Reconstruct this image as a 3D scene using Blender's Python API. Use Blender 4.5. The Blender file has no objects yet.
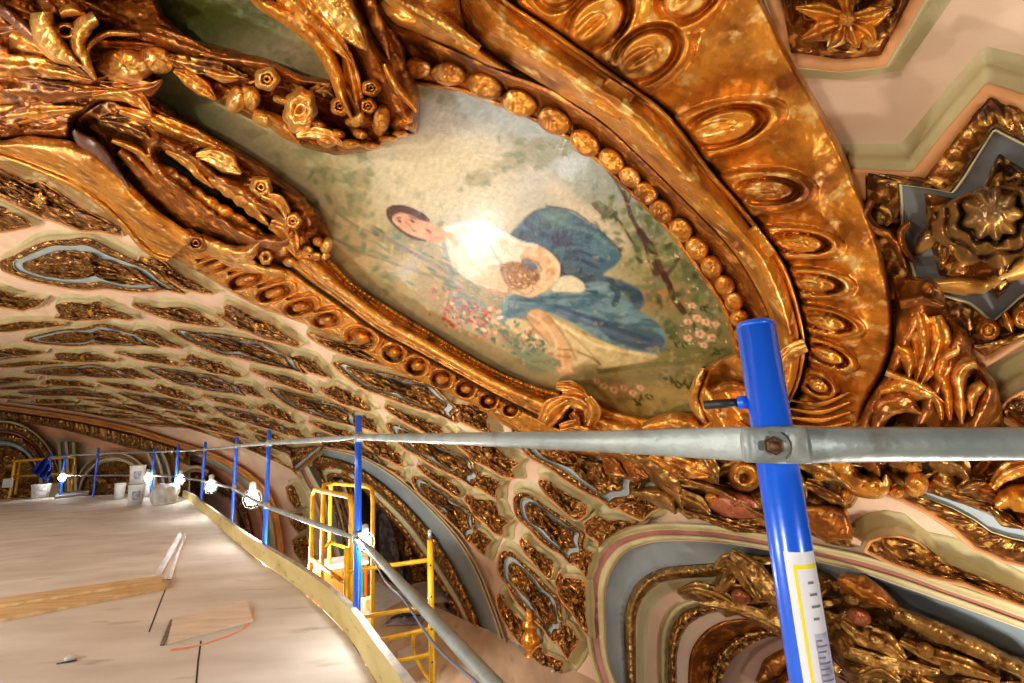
import bpy, math, random
import numpy as np
from mathutils import Vector
from mathutils.geometry import delaunay_2d_cdt
C = bpy.context.scene.collection
PI = math.pi
# ------------------------------------------------------------------ camera
F = 455.0
EYE = np.array([0., 0., 1.1])
_u = np.array([-131., 2381., -455.]); _u /= np.linalg.norm(_u)
_fw = np.array([0., 0., -1.]); _Y = _fw - _u * (_fw @ _u); _Y /= np.linalg.norm(_Y)
_X = np.cross(_Y, _u)
M = np.array([_X, _Y, _u])          # world = M @ cam
def dirs(px, py):
    px = np.asarray(px, float); py = np.asarray(py, float)
    c = np.stack([(px - 512) / F, -(py - 341.5) / F, -np.ones(np.broadcast(px, py).shape)], -1)
    return c @ M.T                   # depth-1 rays
def proj(P):
    c = (np.asarray(P) - EYE) @ M
    return np.stack([512 + F * c[..., 0] / -c[..., 2], 341.5 - F * c[..., 1] / -c[..., 2]], -1)
def cam_at(px, py, depth):
    return EYE + dirs(px, py) * depth
def on_z(px, py, z):
    d = dirs(px, py); t = (z - EYE[2]) / d[..., 2]
    return EYE + d * t[..., None]
# ------------------------------------------------------------------ the vault: an ellipsoid of revolution
K = 2.25; HS = K / 1.8             # overall scale of the vault, relief scales with it
_p = [-10.60442, -6.78349, 14.3069, -0.87894, 3.74643, 0.85532, -0.02503, 0.07677, 0.0505, -0.09222, 0.81842, -0.60767, -1.98947, -0.18212, 7.64394]
CEN = np.array([_p[0] * K, _p[1] * K, _p[3] * K + 1.1]); RR = _p[2] * K; BB = _p[4] * K
def at(px, py, h=0.0):
    """point seen at pixel on the vault surface moved h metres into the room"""
    d = dirs(px, py); h = np.broadcast_to(np.asarray(h, float), d.shape[:-1]) * HS
    R = (RR - h)[..., None]; B = (BB - h)[..., None]
    S = np.concatenate([R, R, B], -1)
    o = (EYE - CEN) / S; q = d / S
    a = (q * q).sum(-1); b = (o * q).sum(-1); c = (o * o).sum(-1) - 1
    t = (-b + np.sqrt(np.maximum(b * b - a * c, 0))) / a
    return EYE + d * t[..., None]
def nrm(P):
    S = np.array([RR, RR, BB]); g = -(P - CEN) / (S * S)
    return g / np.linalg.norm(g, axis=-1, keepdims=True)
def lift(P, h):
    return P + nrm(P) * np.asarray(h)[..., None] * HS
def lat_raw(U, V):
    U = np.asarray(U, float); V = np.asarray(V, float)
    Ox, Oy, R, z0, B, t0, dt, p0, dp, a, b, c_, d_, e_, g_ = _p
    ph = p0 + dp * V + b * V * V * .01 + d_ * U * .01 + g_ * U * V * .001; th = t0 + dt * U + a * U * U * .01 + c_ * U * V * .01 + e_ * V * .01
    rho = R * np.cos(ph); z = z0 + B * np.sin(ph)
    return proj(np.stack([(Ox + rho * np.cos(th)) * K, (Oy + rho * np.sin(th)) * K, z * K + 1.1], -1))
LAT = np.array([(4,0,525,585),(4,1,548,528),(3,1,487,514),(2,1,440,501),(4,2,578,466),(3,2,488,458),(2,2,432,455),(1,2,383,452),
(2,3,390,388),(1,3,346,400),(0,3,310,408),(-1,3,275,414),(-2,3,244,418),(1,4,258,329),(0,4,235,348),(-1,4,208,367),(-2,4,190,381),(-4,4,154,403),
(0,5,90,268),(-1,5,84,308),(-2,5,84,336),(-3,5,80,357),(-4,5,76,371),
(2,1.5,434,478),(4,.5,536,558),(3,1.5,485,485),(3,2.5,473,418),(3,.5,479,542),(2,2.5,410,421),(1,2.5,366,423),(2,3.5,347,351),(1,3.5,310,367),(0,3.5,277,380),(-1,3.5,250,391),(-2,3.5,223,402),(0,4.5,168,317),(1,4.5,173,277),(-1,4.5,158,341),(-2,4.5,145,359),(1,5,47,204),
(-6,5,59,393),(-5,5,68,382),(-7,5,53,402),(-3,4,172,394),(-5,4,141,409),(-3,4.5,135,374),(-4,4.5,119,387),(-5,4.5,109,398),(-3,3.5,200,410),(-1,5.5,12,306),(-3,5.5,20,354),(-5,5.5,15,381),
(4,-.5,507,617),(5,0,573,596),(5,-.5,569,642),(5,1,606,532),(5,1.5,640,508),(4,1.5,562,500)], float)
def _kern(A, B_):
    r2 = ((A[:, None] - B_[None]) ** 2).sum(-1)
    return .5 * r2 * np.log(r2 + 1e-9)
def _fit():
    X = LAT[:, :2]; R_ = LAT[:, 2:] - lat_raw(X[:, 0], X[:, 1]); n = len(X)
    A = np.zeros((n + 3, n + 3)); A[:n, :n] = _kern(X, X) + np.eye(n) * .05
    Q = np.concatenate([np.ones((n, 1)), X], 1); A[:n, n:] = Q; A[n:, :n] = Q.T
    return np.linalg.solve(A, np.concatenate([R_, np.zeros((3, 2))]))
_W = _fit()
def lat(U, V):
    U = np.atleast_1d(np.asarray(U, float)); V = np.atleast_1d(np.asarray(V, float))
    X = np.stack([U.ravel(), V.ravel()], -1)
    k = np.concatenate([_kern(X, LAT[:, :2]), np.ones((len(X), 1)), X], 1)
    return (lat_raw(X[:, 0], X[:, 1]) + k @ _W).reshape(U.shape + (2,))
def unlat(px, py, u0, v0):
    x = np.array([u0, v0], float)
    for _ in range(15):
        h = 1e-3; q = lat([x[0], x[0] + h, x[0]], [x[1], x[1], x[1] + h])
        J = np.stack([(q[1] - q[0]) / h, (q[2] - q[0]) / h], 1)
        x = x + np.linalg.solve(J, np.array([px, py]) - q[0])
    return x
# ------------------------------------------------------------------ 2D helpers
def resample(pts, n, closed=False):
    p = np.asarray(pts, float)
    if closed: p = np.vstack([p, p[:1]])
    s = np.r_[0, np.cumsum(np.linalg.norm(np.diff(p, axis=0), axis=1))]
    t = np.linspace(0, s[-1], n + 1)[:-1] if closed else np.linspace(0, s[-1], n)
    return np.stack([np.interp(t, s, p[:, k]) for k in range(p.shape[1])], -1)
def smooth(pts, n, closed=False):
    """Catmull-Rom through the points then n even samples"""
    p = np.asarray(pts, float)
    if closed: q = np.vstack([p[-1:], p, p[:2]])
    else: q = np.vstack([2 * p[0] - p[1], p, 2 * p[-1] - p[-2]])
    out = []
    t = np.linspace(0, 1, 12, endpoint=False)[:, None]
    for i in range(1, len(q) - 2):
        a, b, c, d = q[i - 1], q[i], q[i + 1], q[i + 2]
        out.append(.5 * ((2 * b) + (c - a) * t + (2 * a - 5 * b + 4 * c - d) * t ** 2 + (-a + 3 * b - 3 * c + d) * t ** 3))
    if not closed: out.append(p[-1:])
    return resample(np.vstack(out), n, closed)
def inside(P, poly):
    x, y = P[..., 0], P[..., 1]; r = np.zeros(x.shape, bool); poly = np.asarray(poly, float)
    for i in range(len(poly)):
        x1, y1 = poly[i - 1]; x2, y2 = poly[i]
        if y1 == y2: continue
        c = ((y1 > y) != (y2 > y)) & (x < (x2 - x1) * (y - y1) / (y2 - y1) + x1)
        r ^= c
    return r
def near_poly(P, poly, closed=True):
    """nearest point on the polyline and distance"""
    poly = np.asarray(poly, float); best = np.full(P.shape[:-1], 1e18); Q = np.zeros(P.shape); S = np.zeros(P.shape[:-1]); L = 0
    rng = range(len(poly)) if closed else range(1, len(poly))
    for i in rng:
        a = poly[i - 1]; b = poly[i]; ab = b - a; l = np.linalg.norm(ab) + 1e-9
        t = np.clip(((P - a) @ ab) / (l * l), 0, 1)
        q = a + t[..., None] * ab; d = ((P - q) ** 2).sum(-1)
        m = d < best; best[m] = d[m]; Q[m] = q[m]; S[m] = (L + t * l)[m]; L += l
    return Q, np.sqrt(best), S
def push_out(poly, region):
    """points of poly inside region are moved to the region's border"""
    P = np.asarray(poly, float).copy(); m = inside(P, region)
    if m.any():
        q, _, _ = near_poly(P[m], region); P[m] = q
    return P, m
def vnoise(x, y, seed=0):
    """smooth value noise"""
    xi = np.floor(x).astype(int); yi = np.floor(y).astype(int); fx = x - xi; fy = y - yi
    fx = fx * fx * (3 - 2 * fx); fy = fy * fy * (3 - 2 * fy)
    def hsh(a, b):
        v = np.sin(a * 127.1 + b * 311.7 + seed * 74.7) * 43758.5453
        return v - np.floor(v)
    return (hsh(xi, yi) * (1 - fx) + hsh(xi + 1, yi) * fx) * (1 - fy) + (hsh(xi, yi + 1) * (1 - fx) + hsh(xi + 1, yi + 1) * fx) * fy
def fbm(x, y, seed=0, o=3):
    r = 0; a = .5
    for k in range(o): r = r + a * vnoise(x * 2 ** k, y * 2 ** k, seed + k); a *= .5
    return r
# ------------------------------------------------------------------ mesh builder
class MB:
    def __init__(s): s.v = []; s.f = []; s.n = 0; s.flat = False
    def grid(s, P, closed_u=False, closed_v=False, flip=False):
        nu, nv = P.shape[:2]; base = s.n; s.v.append(P.reshape(-1, 3)); s.n += nu * nv
        I = base + np.arange(nu * nv).reshape(nu, nv)
        if closed_u: I = np.vstack([I, I[:1]])
        if closed_v: I = np.hstack([I, I[:, :1]])
        q = np.stack([I[:-1, :-1], I[1:, :-1], I[1:, 1:], I[:-1, 1:]], -1).reshape(-1, 4)
        if flip: q = q[:, ::-1]
        s.f.extend(q.tolist()); return s
    def add(s, V, Fc):
        base = s.n; V = np.asarray(V, float); s.v.append(V); s.n += len(V)
        s.f.extend([[base + i for i in f] for f in Fc]); return s
    def loft(s, rows, n=60, closed=False, sm=True, hfun=None):
        """rows: (pixel polyline, height); every row resampled to n points"""
        R = []
        for pl, h in rows:
            q = smooth(pl, n, closed) if sm else resample(pl, n, closed)
            R.append(at(q[:, 0], q[:, 1], h))
        return s.grid(np.array(R), closed_v=closed)
    def band(s, inner, outer, prof, n=60, closed=False, sm=True, hfun=None):
        """prof: (s,h) cross-section between two pixel polylines"""
        a = smooth(inner, n, closed) if sm else resample(inner, n, closed); b = smooth(outer, n, closed) if sm else resample(outer, n, closed)
        R = []
        for k, h in prof:
            q = a * (1 - k) + b * k
            hh = np.full(n, float(h))
            if hfun is not None: hh = hh + hfun(k, np.linspace(0, 1, n), q)
            R.append(at(q[:, 0], q[:, 1], hh))
        return s.grid(np.array(R), closed_v=closed)
    def stroke(s, pts, w, H, h0=0.0, n=None, m=9, ribs=0, rib=.16, tip=True, beads=0, bead=.3, base=None):
        """a raised leaf or moulding that follows a pixel spine; w half width(s) in px"""
        pts = np.asarray(pts, float); L = np.linalg.norm(np.diff(pts, axis=0), axis=1).sum()
        n = n or int(max(8, min(160, L / 2.2)))
        c = smooth(pts, n) if len(pts) > 2 else resample(pts, n)
        t = np.linspace(0, 1, n)
        w = np.interp(t, np.linspace(0, 1, len(w)), w) if np.ndim(w) else np.full(n, float(w))
        Hh = np.interp(t, np.linspace(0, 1, len(H)), H) if np.ndim(H) else np.full(n, float(H))
        h00 = np.interp(t, np.linspace(0, 1, len(h0)), h0) if np.ndim(h0) else np.full(n, float(h0))
        if beads: k = np.abs(np.sin(t * PI * beads)); w = w * (1 - bead + bead * k); Hh = Hh * (1 - bead * .8 + bead * .8 * k)
        d = np.gradient(c, axis=0); d /= np.linalg.norm(d, axis=1, keepdims=True) + 1e-9; nn = np.stack([-d[:, 1], d[:, 0]], -1)
        R = []; cs = np.sin(np.linspace(-1, 1, m) * PI / 2)
        e = at((c + nn * (-w[:, None]))[:, 0], (c + nn * (-w[:, None]))[:, 1], base if base is not None else np.minimum(0, h00)); R.append(e)
        for k in cs:
            q = c + nn * (k * w)[:, None]
            prof = math.sqrt(max(0, 1 - k * k)) ** .8
            if ribs: prof = prof * (1 - rib + rib * math.cos(k * PI * ribs))
            R.append(at(q[:, 0], q[:, 1], h00 + Hh * prof * (1 + .55 * (fbm(q[:, 0] / 6 + 60, q[:, 1] / 6 + 60, 3, 3) - .45))))
        e = at((c + nn * w[:, None])[:, 0], (c + nn * w[:, None])[:, 1], base if base is not None else np.minimum(0, h00)); R.append(e)
        P = np.array(R); s.grid(P)
        k0 = s.n - P.shape[0] * P.shape[1]
        s.f.append([k0 + i * P.shape[1] for i in range(P.shape[0])][::-1]); s.f.append([k0 + i * P.shape[1] + n - 1 for i in range(P.shape[0])])
        return s
    def disc(s, x, y, rx, ry=None, rot=0, H=.05, h0=0., petals=0, flat=2.2, dish=0., amp=.15, n=None, tw=0.):
        """round boss, rosette or flower; dish >0 hollows the middle"""
        ry = ry or rx; n = n or int(max(16, petals * 6, min(48, rx * 3))); m = int(max(5, min(12, rx)))
        a = np.arange(n) / n * 2 * PI; R = []
        for k in [1.0] + list(np.linspace(1, 0.02, m)):
            rr = k * (1 + (amp * np.cos(petals * a + tw * k) if petals else 0))
            X = rx * rr * np.cos(a); Y = ry * rr * np.sin(a)
            q = np.stack([x + X * math.cos(rot) - Y * math.sin(rot), y + X * math.sin(rot) + Y * math.cos(rot)], -1)
            h = H * math.sqrt(max(0, 1 - k ** flat))
            if dish: h = H * (math.sin(min(1, (1 - k) / .45) * PI / 2) if k > .55 else 1 - dish * math.sin((.55 - k) / .55 * PI / 2))
            hv = h0 + h * (1 + (amp * .9 * np.cos(petals * a + tw * k + PI) * min(1, k * 2) if petals else 0))
            if not petals: hv = hv + h * .5 * (fbm(q[:, 0] / 5 + 30, q[:, 1] / 5 + 30, 5, 3) - .45)
            if len(R) == 0: hv = np.full(n, min(0., h0))
            R.append(at(q[:, 0], q[:, 1], hv))
        P = np.array(R); s.grid(P, closed_v=True)
        k0 = s.n - n; s.f.append([k0 + i for i in range(n)])
        return s
    def patch(s, poly, hfun, step=3., edge=0.0, sm=False, round_=4., hb=0.0, surf=None):
        """a carved field: grid over a pixel polygon with height hfun(x,y); edges roll down to edge height"""
        poly = smooth(poly, len(poly) * 10, True) if sm else resample(poly, max(40, len(poly) * 8), True)
        x0, y0 = poly.min(0) - step; x1, y1 = poly.max(0) + step
        gx, gy = np.meshgrid(np.arange(x0, x1 + step, step), np.arange(y0, y1 + step, step)); G = np.stack([gx, gy], -1)
        ins = inside(G, poly); q, d, _ = near_poly(G, poly)
        keep = ins.copy(); cell = (ins[:-1, :-1] | ins[1:, :-1] | ins[:-1, 1:] | ins[1:, 1:])
        G2 = np.where(ins[..., None], G, q); dd = np.where(ins, d, 0)
        r = np.clip(dd / round_, 0, 1); r = np.sqrt(1 - (1 - r) ** 2)
        h = edge + (hfun(G2[..., 0], G2[..., 1]) - edge) * r
        Pn = at(G2[..., 0], G2[..., 1], h)
        used = np.zeros(ins.shape, bool); used[:-1, :-1] |= cell; used[1:, :-1] |= cell; used[:-1, 1:] |= cell; used[1:, 1:] |= cell
        idx = np.full(ins.shape, -1); idx[used] = s.n + np.arange(used.sum())
        s.v.append(Pn[used]); s.n += int(used.sum())
        f = np.stack([idx[:-1, :-1], idx[1:, :-1], idx[1:, 1:], idx[:-1, 1:]], -1)[cell]
        s.f.extend(f.tolist())
        s.last = (G2[used], h[used])
        return s
    def tube(s, pts, r, n=10, cap=True):
        """round bar along 3D points"""
        pts = np.asarray(pts, float); d = np.gradient(pts, axis=0); d /= np.linalg.norm(d, axis=1, keepdims=True) + 1e-12
        ref = np.array([0, 0, 1.]) if abs(d[0][2]) < .9 else np.array([1., 0, 0]); R = []
        r = np.broadcast_to(np.asarray(r, float), (len(pts),))
        x = np.cross(d[0], ref); x /= np.linalg.norm(x)
        for i in range(len(pts)):
            x = x - d[i] * (x @ d[i]); x /= np.linalg.norm(x); y = np.cross(d[i], x); a = np.arange(n) / n * 2 * PI
            R.append(pts[i] + r[i] * (np.cos(a)[:, None] * x + np.sin(a)[:, None] * y))
        k0 = s.n; s.grid(np.array(R), closed_v=True)
        if cap: s.f.append([k0 + i for i in range(n)]); s.f.append([s.n - n + i for i in range(n)][::-1])
        return s
    def box(s, c, sx, sy, sz, ax=None):
        """box with axes ax (3 rows) and half sizes"""
        ax = np.eye(3) if ax is None else np.asarray(ax); c = np.asarray(c, float)
        V = [c + ax[0] * sx * i + ax[1] * sy * j + ax[2] * sz * k for i in (-1, 1) for j in (-1, 1) for k in (-1, 1)]
        return s.add(V, [[0, 1, 3, 2], [4, 6, 7, 5], [0, 4, 5, 1], [2, 3, 7, 6], [0, 2, 6, 4], [1, 5, 7, 3]])
    def prism(s, poly, z0, z1):
        n = len(poly); V = [(p[0], p[1], z0) for p in poly] + [(p[0], p[1], z1) for p in poly]
        Fc = [list(range(n))[::-1], list(range(n, 2 * n))] + [[i, (i + 1) % n, n + (i + 1) % n, n + i] for i in range(n)]
        return s.add(V, Fc)
    def lathe(s, c, prof, n=24, ax=(0, 0, 1)):
        ax = np.asarray(ax, float); ax /= np.linalg.norm(ax); ref = np.array([1., 0, 0]) if abs(ax[0]) < .9 else np.array([0, 1., 0])
        x = np.cross(ax, ref); x /= np.linalg.norm(x); y = np.cross(ax, x); a = np.arange(n) / n * 2 * PI; R = []
        for r, z in prof: R.append(np.asarray(c) + ax * z + r * (np.cos(a)[:, None] * x + np.sin(a)[:, None] * y))
        k0 = s.n; s.grid(np.array(R), closed_v=True)
        s.f.append([k0 + i for i in range(n)]); s.f.append([s.n - n + i for i in range(n)][::-1])
        return s
    def build(s, name, mat, parent=None, smooth_=True, solid=0., sub=0, bevel=0.):
        V = np.concatenate(s.v) if s.v else np.zeros((0, 3))
        org = V.mean(0) if parent is None else np.array((parent.parent or parent).get('_o', (0, 0, 0)))
        me = bpy.data.meshes.new(name); me.from_pydata((V - org).tolist(), [], s.f); me.validate(); me.update()
        if smooth_: me.polygons.foreach_set('use_smooth', [True] * len(me.polygons))
        if mat: me.materials.append(mat)
        o = bpy.data.objects.new(name, me); C.objects.link(o)
        if parent is not None: o.parent = parent; o['_p'] = 1
        else: o.location = org.tolist(); o['_o'] = org.tolist()
        if solid: md = o.modifiers.new('solid', 'SOLIDIFY'); md.thickness = solid; md.offset = 0
        if bevel: md = o.modifiers.new('bevel', 'BEVEL'); md.width = bevel; md.segments = 2; md.limit_method = 'ANGLE'
        if sub: md = o.modifiers.new('sub', 'SUBSURF'); md.levels = sub; md.render_levels = sub
        return o
def thing(name, label, cat, loc, group=None):
    o = bpy.data.objects.new(name, None); C.objects.link(o); loc = [float(v) for v in loc]; o.location = loc; o['_o'] = loc
    o.empty_display_size = .1; return tag(o, label, cat, group)
def tag(o, label, cat, group=None):
    o['label'] = label; o['category'] = cat
    if group: o['group'] = group
    return o
def struct(o, label=None):
    o['kind'] = 'structure'
    if label: o['label'] = label
    return o
# ------------------------------------------------------------------ materials
def lin(r, g, b):
    f = lambda c: (c / 255 / 12.92) if c / 255 <= .04045 else ((c / 255 + .055) / 1.055) ** 2.4
    return (f(r), f(g), f(b), 1)
def mat(name, c1, c2=None, scale=6., rough=.6, metal=0., bump=0., bscale=40., detail=6, emit=0., rough2=None, lo=.35, hi=.65, stretch=None, coat=0., c3=None, lo3=.6, hi3=.75, scale3=None, spec=.5):
    m = bpy.data.materials.new(name); m.use_nodes = True; nt = m.node_tree; N = nt.nodes; L = nt.links; b = N['Principled BSDF']
    b.inputs['Roughness'].default_value = rough; b.inputs['Metallic'].default_value = metal; b.inputs['Specular IOR Level'].default_value = spec
    b.inputs['Coat Weight'].default_value = coat; b.inputs['Coat Roughness'].default_value = .2
    tc = N.new('ShaderNodeTexCoord'); mp = N.new('ShaderNodeMapping'); L.new(tc.outputs['Object'], mp.inputs[0])
    if stretch: mp.inputs['Scale'].default_value = stretch
    b.inputs['Base Color'].default_value = c1
    if c2:
        no = N.new('ShaderNodeTexNoise'); no.inputs['Scale'].default_value = scale; no.inputs['Detail'].default_value = detail; L.new(mp.outputs[0], no.inputs['Vector'])
        r = N.new('ShaderNodeMapRange'); r.inputs[1].default_value = lo; r.inputs[2].default_value = hi; L.new(no.outputs[0], r.inputs[0])
        mx = N.new('ShaderNodeMix'); mx.data_type = 'RGBA'; mx.inputs[6].default_value = c1; mx.inputs[7].default_value = c2; L.new(r.outputs[0], mx.inputs[0])
        out = mx.outputs[2]
        if c3:
            n3 = N.new('ShaderNodeTexNoise'); n3.inputs['Scale'].default_value = scale3 or scale * 3; n3.inputs['Detail'].default_value = 8; L.new(mp.outputs[0], n3.inputs['Vector'])
            r3 = N.new('ShaderNodeMapRange'); r3.inputs[1].default_value = lo3; r3.inputs[2].default_value = hi3; L.new(n3.outputs[0], r3.inputs[0])
            m3 = N.new('ShaderNodeMix'); m3.data_type = 'RGBA'; L.new(out, m3.inputs[6]); m3.inputs[7].default_value = c3; L.new(r3.outputs[0], m3.inputs[0]); out = m3.outputs[2]
        L.new(out, b.inputs['Base Color'])
        if rough2 is not None:
            rr = N.new('ShaderNodeMapRange'); rr.inputs[1].default_value = .3; rr.inputs[2].default_value = .7; rr.inputs[3].default_value = rough; rr.inputs[4].default_value = rough2
            L.new(no.outputs[0], rr.inputs[0]); L.new(rr.outputs[0], b.inputs['Roughness'])
    if bump:
        nb = N.new('ShaderNodeTexNoise'); nb.inputs['Scale'].default_value = bscale; nb.inputs['Detail'].default_value = 5; L.new(mp.outputs[0], nb.inputs['Vector'])
        bp = N.new('ShaderNodeBump'); bp.inputs['Strength'].default_value = bump; bp.inputs['Distance'].default_value = .02; L.new(nb.outputs[0], bp.inputs['Height']); L.new(bp.outputs[0], b.inputs['Normal'])
    if emit:
        b.inputs['Emission Color'].default_value = c1; b.inputs['Emission Strength'].default_value = emit
    return m
GOLD = mat('old_gold', lin(224, 148, 50), lin(134, 70, 20), 6, .24, .62, .22, 48, rough2=.42, lo=.46, hi=.68, c3=lin(252, 208, 124), lo3=.56, hi3=.67, scale3=15)
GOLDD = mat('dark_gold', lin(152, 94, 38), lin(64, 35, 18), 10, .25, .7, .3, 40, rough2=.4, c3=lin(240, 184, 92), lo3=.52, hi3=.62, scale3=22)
GOLDB = mat('bright_gold', lin(242, 184, 88), lin(176, 106, 36), 7, .22, .65, .22, 40, rough2=.4, lo=.46, hi=.66, c3=lin(255, 224, 150), lo3=.56, hi3=.68, scale3=18)
BRONZE = mat('brown_glazed_gold', lin(176, 102, 32), lin(104, 54, 16), 7, .22, .6, .25, 44, rough2=.42, c3=lin(222, 150, 62), lo3=.54, hi3=.66, scale3=13)
ANTIQUE = mat('antique_gold', lin(182, 134, 66), lin(104, 66, 28), 7, .26, .68, .35, 30, rough2=.42, c3=lin(232, 192, 112), lo3=.54, hi3=.66, scale3=14)
PINK = mat('pink_plaster', lin(224, 192, 162), lin(212, 178, 148), 3, .6, 0, .06, 60)
OLIVE = mat('olive_cream_paint', lin(196, 182, 134), lin(178, 162, 114), 4, .5, 0, .06, 60)
CREAM = mat('cream_paint', lin(205, 195, 152), lin(190, 178, 135), 4, .5)
ORANGE = mat('apricot_paint', lin(206, 146, 90), lin(190, 128, 74), 5, .55)
BLUEG = mat('blue_grey_paint', lin(158, 170, 173), lin(142, 154, 158), 2.5, .5)
REDB = mat('dull_red_paint', lin(170, 112, 96), lin(150, 96, 84), 4, .5)
SLATE = mat('slate_paint', lin(104, 104, 102), lin(78, 76, 76), 3, .5)
FIELD = mat('dark_gold_field', lin(92, 52, 26), lin(58, 32, 18), 9, .3, .55, .3, 40, c3=lin(190, 128, 56), lo3=.54, hi3=.64, scale3=18)
# ------------------------------------------------------------------ coffers of the vault
T_px = {
 'medallion': ((548, 528, 4, 1), [(511.7,500),(514.8,517.2),(527.4,529.8),(538.3,542.3),(550.9,551.7),(561.9,558),(570.5,566.6),(575.2,561.1),(584.6,558),(583.8,547),(585.4,536),(572.8,526.6),(561.9,517.2),(547.8,507.8),(538.4,501.6),(529,495),(519.5,492),(514.8,494)]),
 'bar': ((536, 558, 4, .5), [(518,539),(521,550.2),(530.5,562.7),(540,573.7),(547.8,580.7),(552.5,578.4),(554.8,570.5),(552.5,562),(541.5,553.3),(530.5,545.4),(524,537)]),
 'star': ((487, 514, 3, 1), [(460.8,500),(464.7,504.7),(471,515.7),(483.5,526.6),(493.7,537.6),(504.7,540.8),(505.5,529.8),(512.5,524.3),(502.3,516.5),(500,509.4),(492.8,499.6),(481,496.7),(469.4,495.7),(462.5,490.8)]),
 'quad': ((479, 542, 3, .5), [(471.8,525.1),(470,533),(467,540.7),(475.7,551.7),(485,559.6),(487.4,548.6),(493.7,542.3),(483.5,531.3)]),
}
TPL = {}
for k, ((cx, cy, u, v), pl) in T_px.items():
    q = np.array([unlat(x, y, u, v) for x, y in pl]) - np.array([u, v])
    TPL[k] = q
# arches, traced on the vault ----------------------------------------------------------------
A0 = [(612,720),(600,690),(589,653),(585,613),(585,585),(590,562),(600,545),(613,532),(639,525),(671,523),(720,526),(776,536),(822,546),(859,554),(900,566),(940,579),(980,592),(1024,606),(1100,632)]
A1 = [(618,720),(606,690),(594,653),(591,613),(591,587),(596,566),(606,550),(620,539),(644,532),(672,530),(720,533),(776,543),(822,553),(859,561),(900,573),(940,588),(980,602),(1024,618),(1100,645)]
A2 = [(624,720),(612,690),(601,653),(598,613),(598,589),(602,570),(611,555),(624,544),(646,537),(673,535),(720,538),(776,547),(822,557),(859,566),(900,578),(940,592),(980,606),(1024,622),(1100,650)]
A3 = [(632,720),(620,690),(609,660),(606,620),(606,592),(610,576),(618,561),(629,550),(650,543),(675,541),(720,543),(776,552),(822,563),(859,572),(900,586),(940,600),(980,614),(1024,630),(1100,658)]
A4 = [(634,720),(628,690),(625,650),(624,620),(628,600),(636,584),(650,573),(668,567),(700,564),(740,563),(800,573),(860,592),(930,620),(1024,657),(1100,688)]
A5 = [(644,720),(637,690),(636,650),(636,620),(640,604),(648,592),(660,583),(676,579),(704,577),(740,577),(800,588),(860,606),(930,634),(1024,670),(1100,700)]
B0 = [(350,640),(338,600),(330,570),(324,545),(318,520),(309,496),(301,483),(293,466),(290,456),(294,450),(302,447),(317,446),(352,452),(376,462),(405,482),(434,509),(460,538),(479,569),(491,598),(501,625),(513,665)]
B1 = [(364,640),(352,600),(344,570),(338,545),(331,520),(325,496),(318,484),(309,467),(304,457),(306,453),(312,452),(322,452),(350,458),(372,468),(400,487),(428,514),(452,542),(470,572),(481,600),(491,628),(502,668)]
B1 = [tuple(v) for v in np.vstack([np.array(B1[:10], float), np.array(B0[9 + 1:21], float)[0:11] * .45 + np.array(B1[10:21], float) * .55])]
B2 = [(369,640),(357,600),(349,570),(343,545),(336,520),(330,497),(323,485),(314,469),(309,459),(312,456),(320,456),(330,458),(350,464),(368,474),(392,492),(418,518),(440,546),(458,576),(472,604),(481,630),(490,670)]
B3 = [(372,640),(360,600),(352,570),(346,545),(340,522),(334,500),(328,488),(322,476),(320,470),(324,468),(332,468),(340,469),(352,474),(366,483),(386,500),(409,524),(430,552),(448,580),(463,606),(472,632),(480,672)]
BI = [(378,640),(366,600),(358,570),(352,545),(346,525),(341,505),(336,494),(332,484),(332,479),(335,477),(340,478),(346,480),(355,484),(364,491),(380,508),(401,531),(420,558),(438,586),(454,612),(464,636),(470,674)]
CO = [(-60,398),(0,405),(73,415),(130,426),(174,440),(209,451),(235,463),(253,475),(267,488),(276,505),(281,522),(284,545),(286,575)]
C0 = [(280,575),(277,549),(274,530),(269,508),(259,490),(247,478),(230,466),(207,456),(190,451)]
CI = [(256,570),(254,545),(252,530),(247,512),(238,497),(226,485),(214,476),(202,470),(190,466)]
ARCH = [np.array(A0[1:] + [(1100, 760), (600, 760)], float), np.array(B0 + [(430, 700)], float), np.array([(x + 2, y - 3) for x, y in CO] + [(286, 620), (-60, 620)], float)]
FRAME = np.array([(-200,120),(0,170),(60,196),(130,246),(185,268),(250,308),(350,350),(450,402),(520,440),(600,465),(640,490),(700,530),(860,545),(900,480),(1000,440),(1000,390),(950,300),(900,280),(880,180),(830,100),(790,0),(790,-200),(-200,-200)], float)
BAR_RAIL = 440
HOLES = []
ROPE = None
def leafage(seed, n, r0, r1, asp=2.2):
    """carved foliage: many small overlapping leaf bumps; returns h(x,y) on the unit disc"""
    rg = np.random.RandomState(seed); cx = rg.uniform(-1.1, 1.1, n); cy = rg.uniform(-1.1, 1.1, n); rr = rg.uniform(r0, r1, n); an = rg.uniform(0, PI, n); H = rg.uniform(.45, 1, n)
    def f(x, y):
        h = np.zeros(x.shape)
        for a, b, r, t, hh in zip(cx, cy, rr, an, H):
            dx = x - a; dy = y - b; u = (dx * math.cos(t) + dy * math.sin(t)) / (r * asp); v = (-dx * math.sin(t) + dy * math.cos(t)) / r
            e = np.clip(1 - u * u - v * v, 0, 1)
            h = np.maximum(h, hh * np.sqrt(e) * (1 - .35 * np.exp(-(v * 4) ** 2)))
        return h
    return f
FOL = [leafage(s, 90, .05, .13, 1.9) for s in range(5)]
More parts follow.
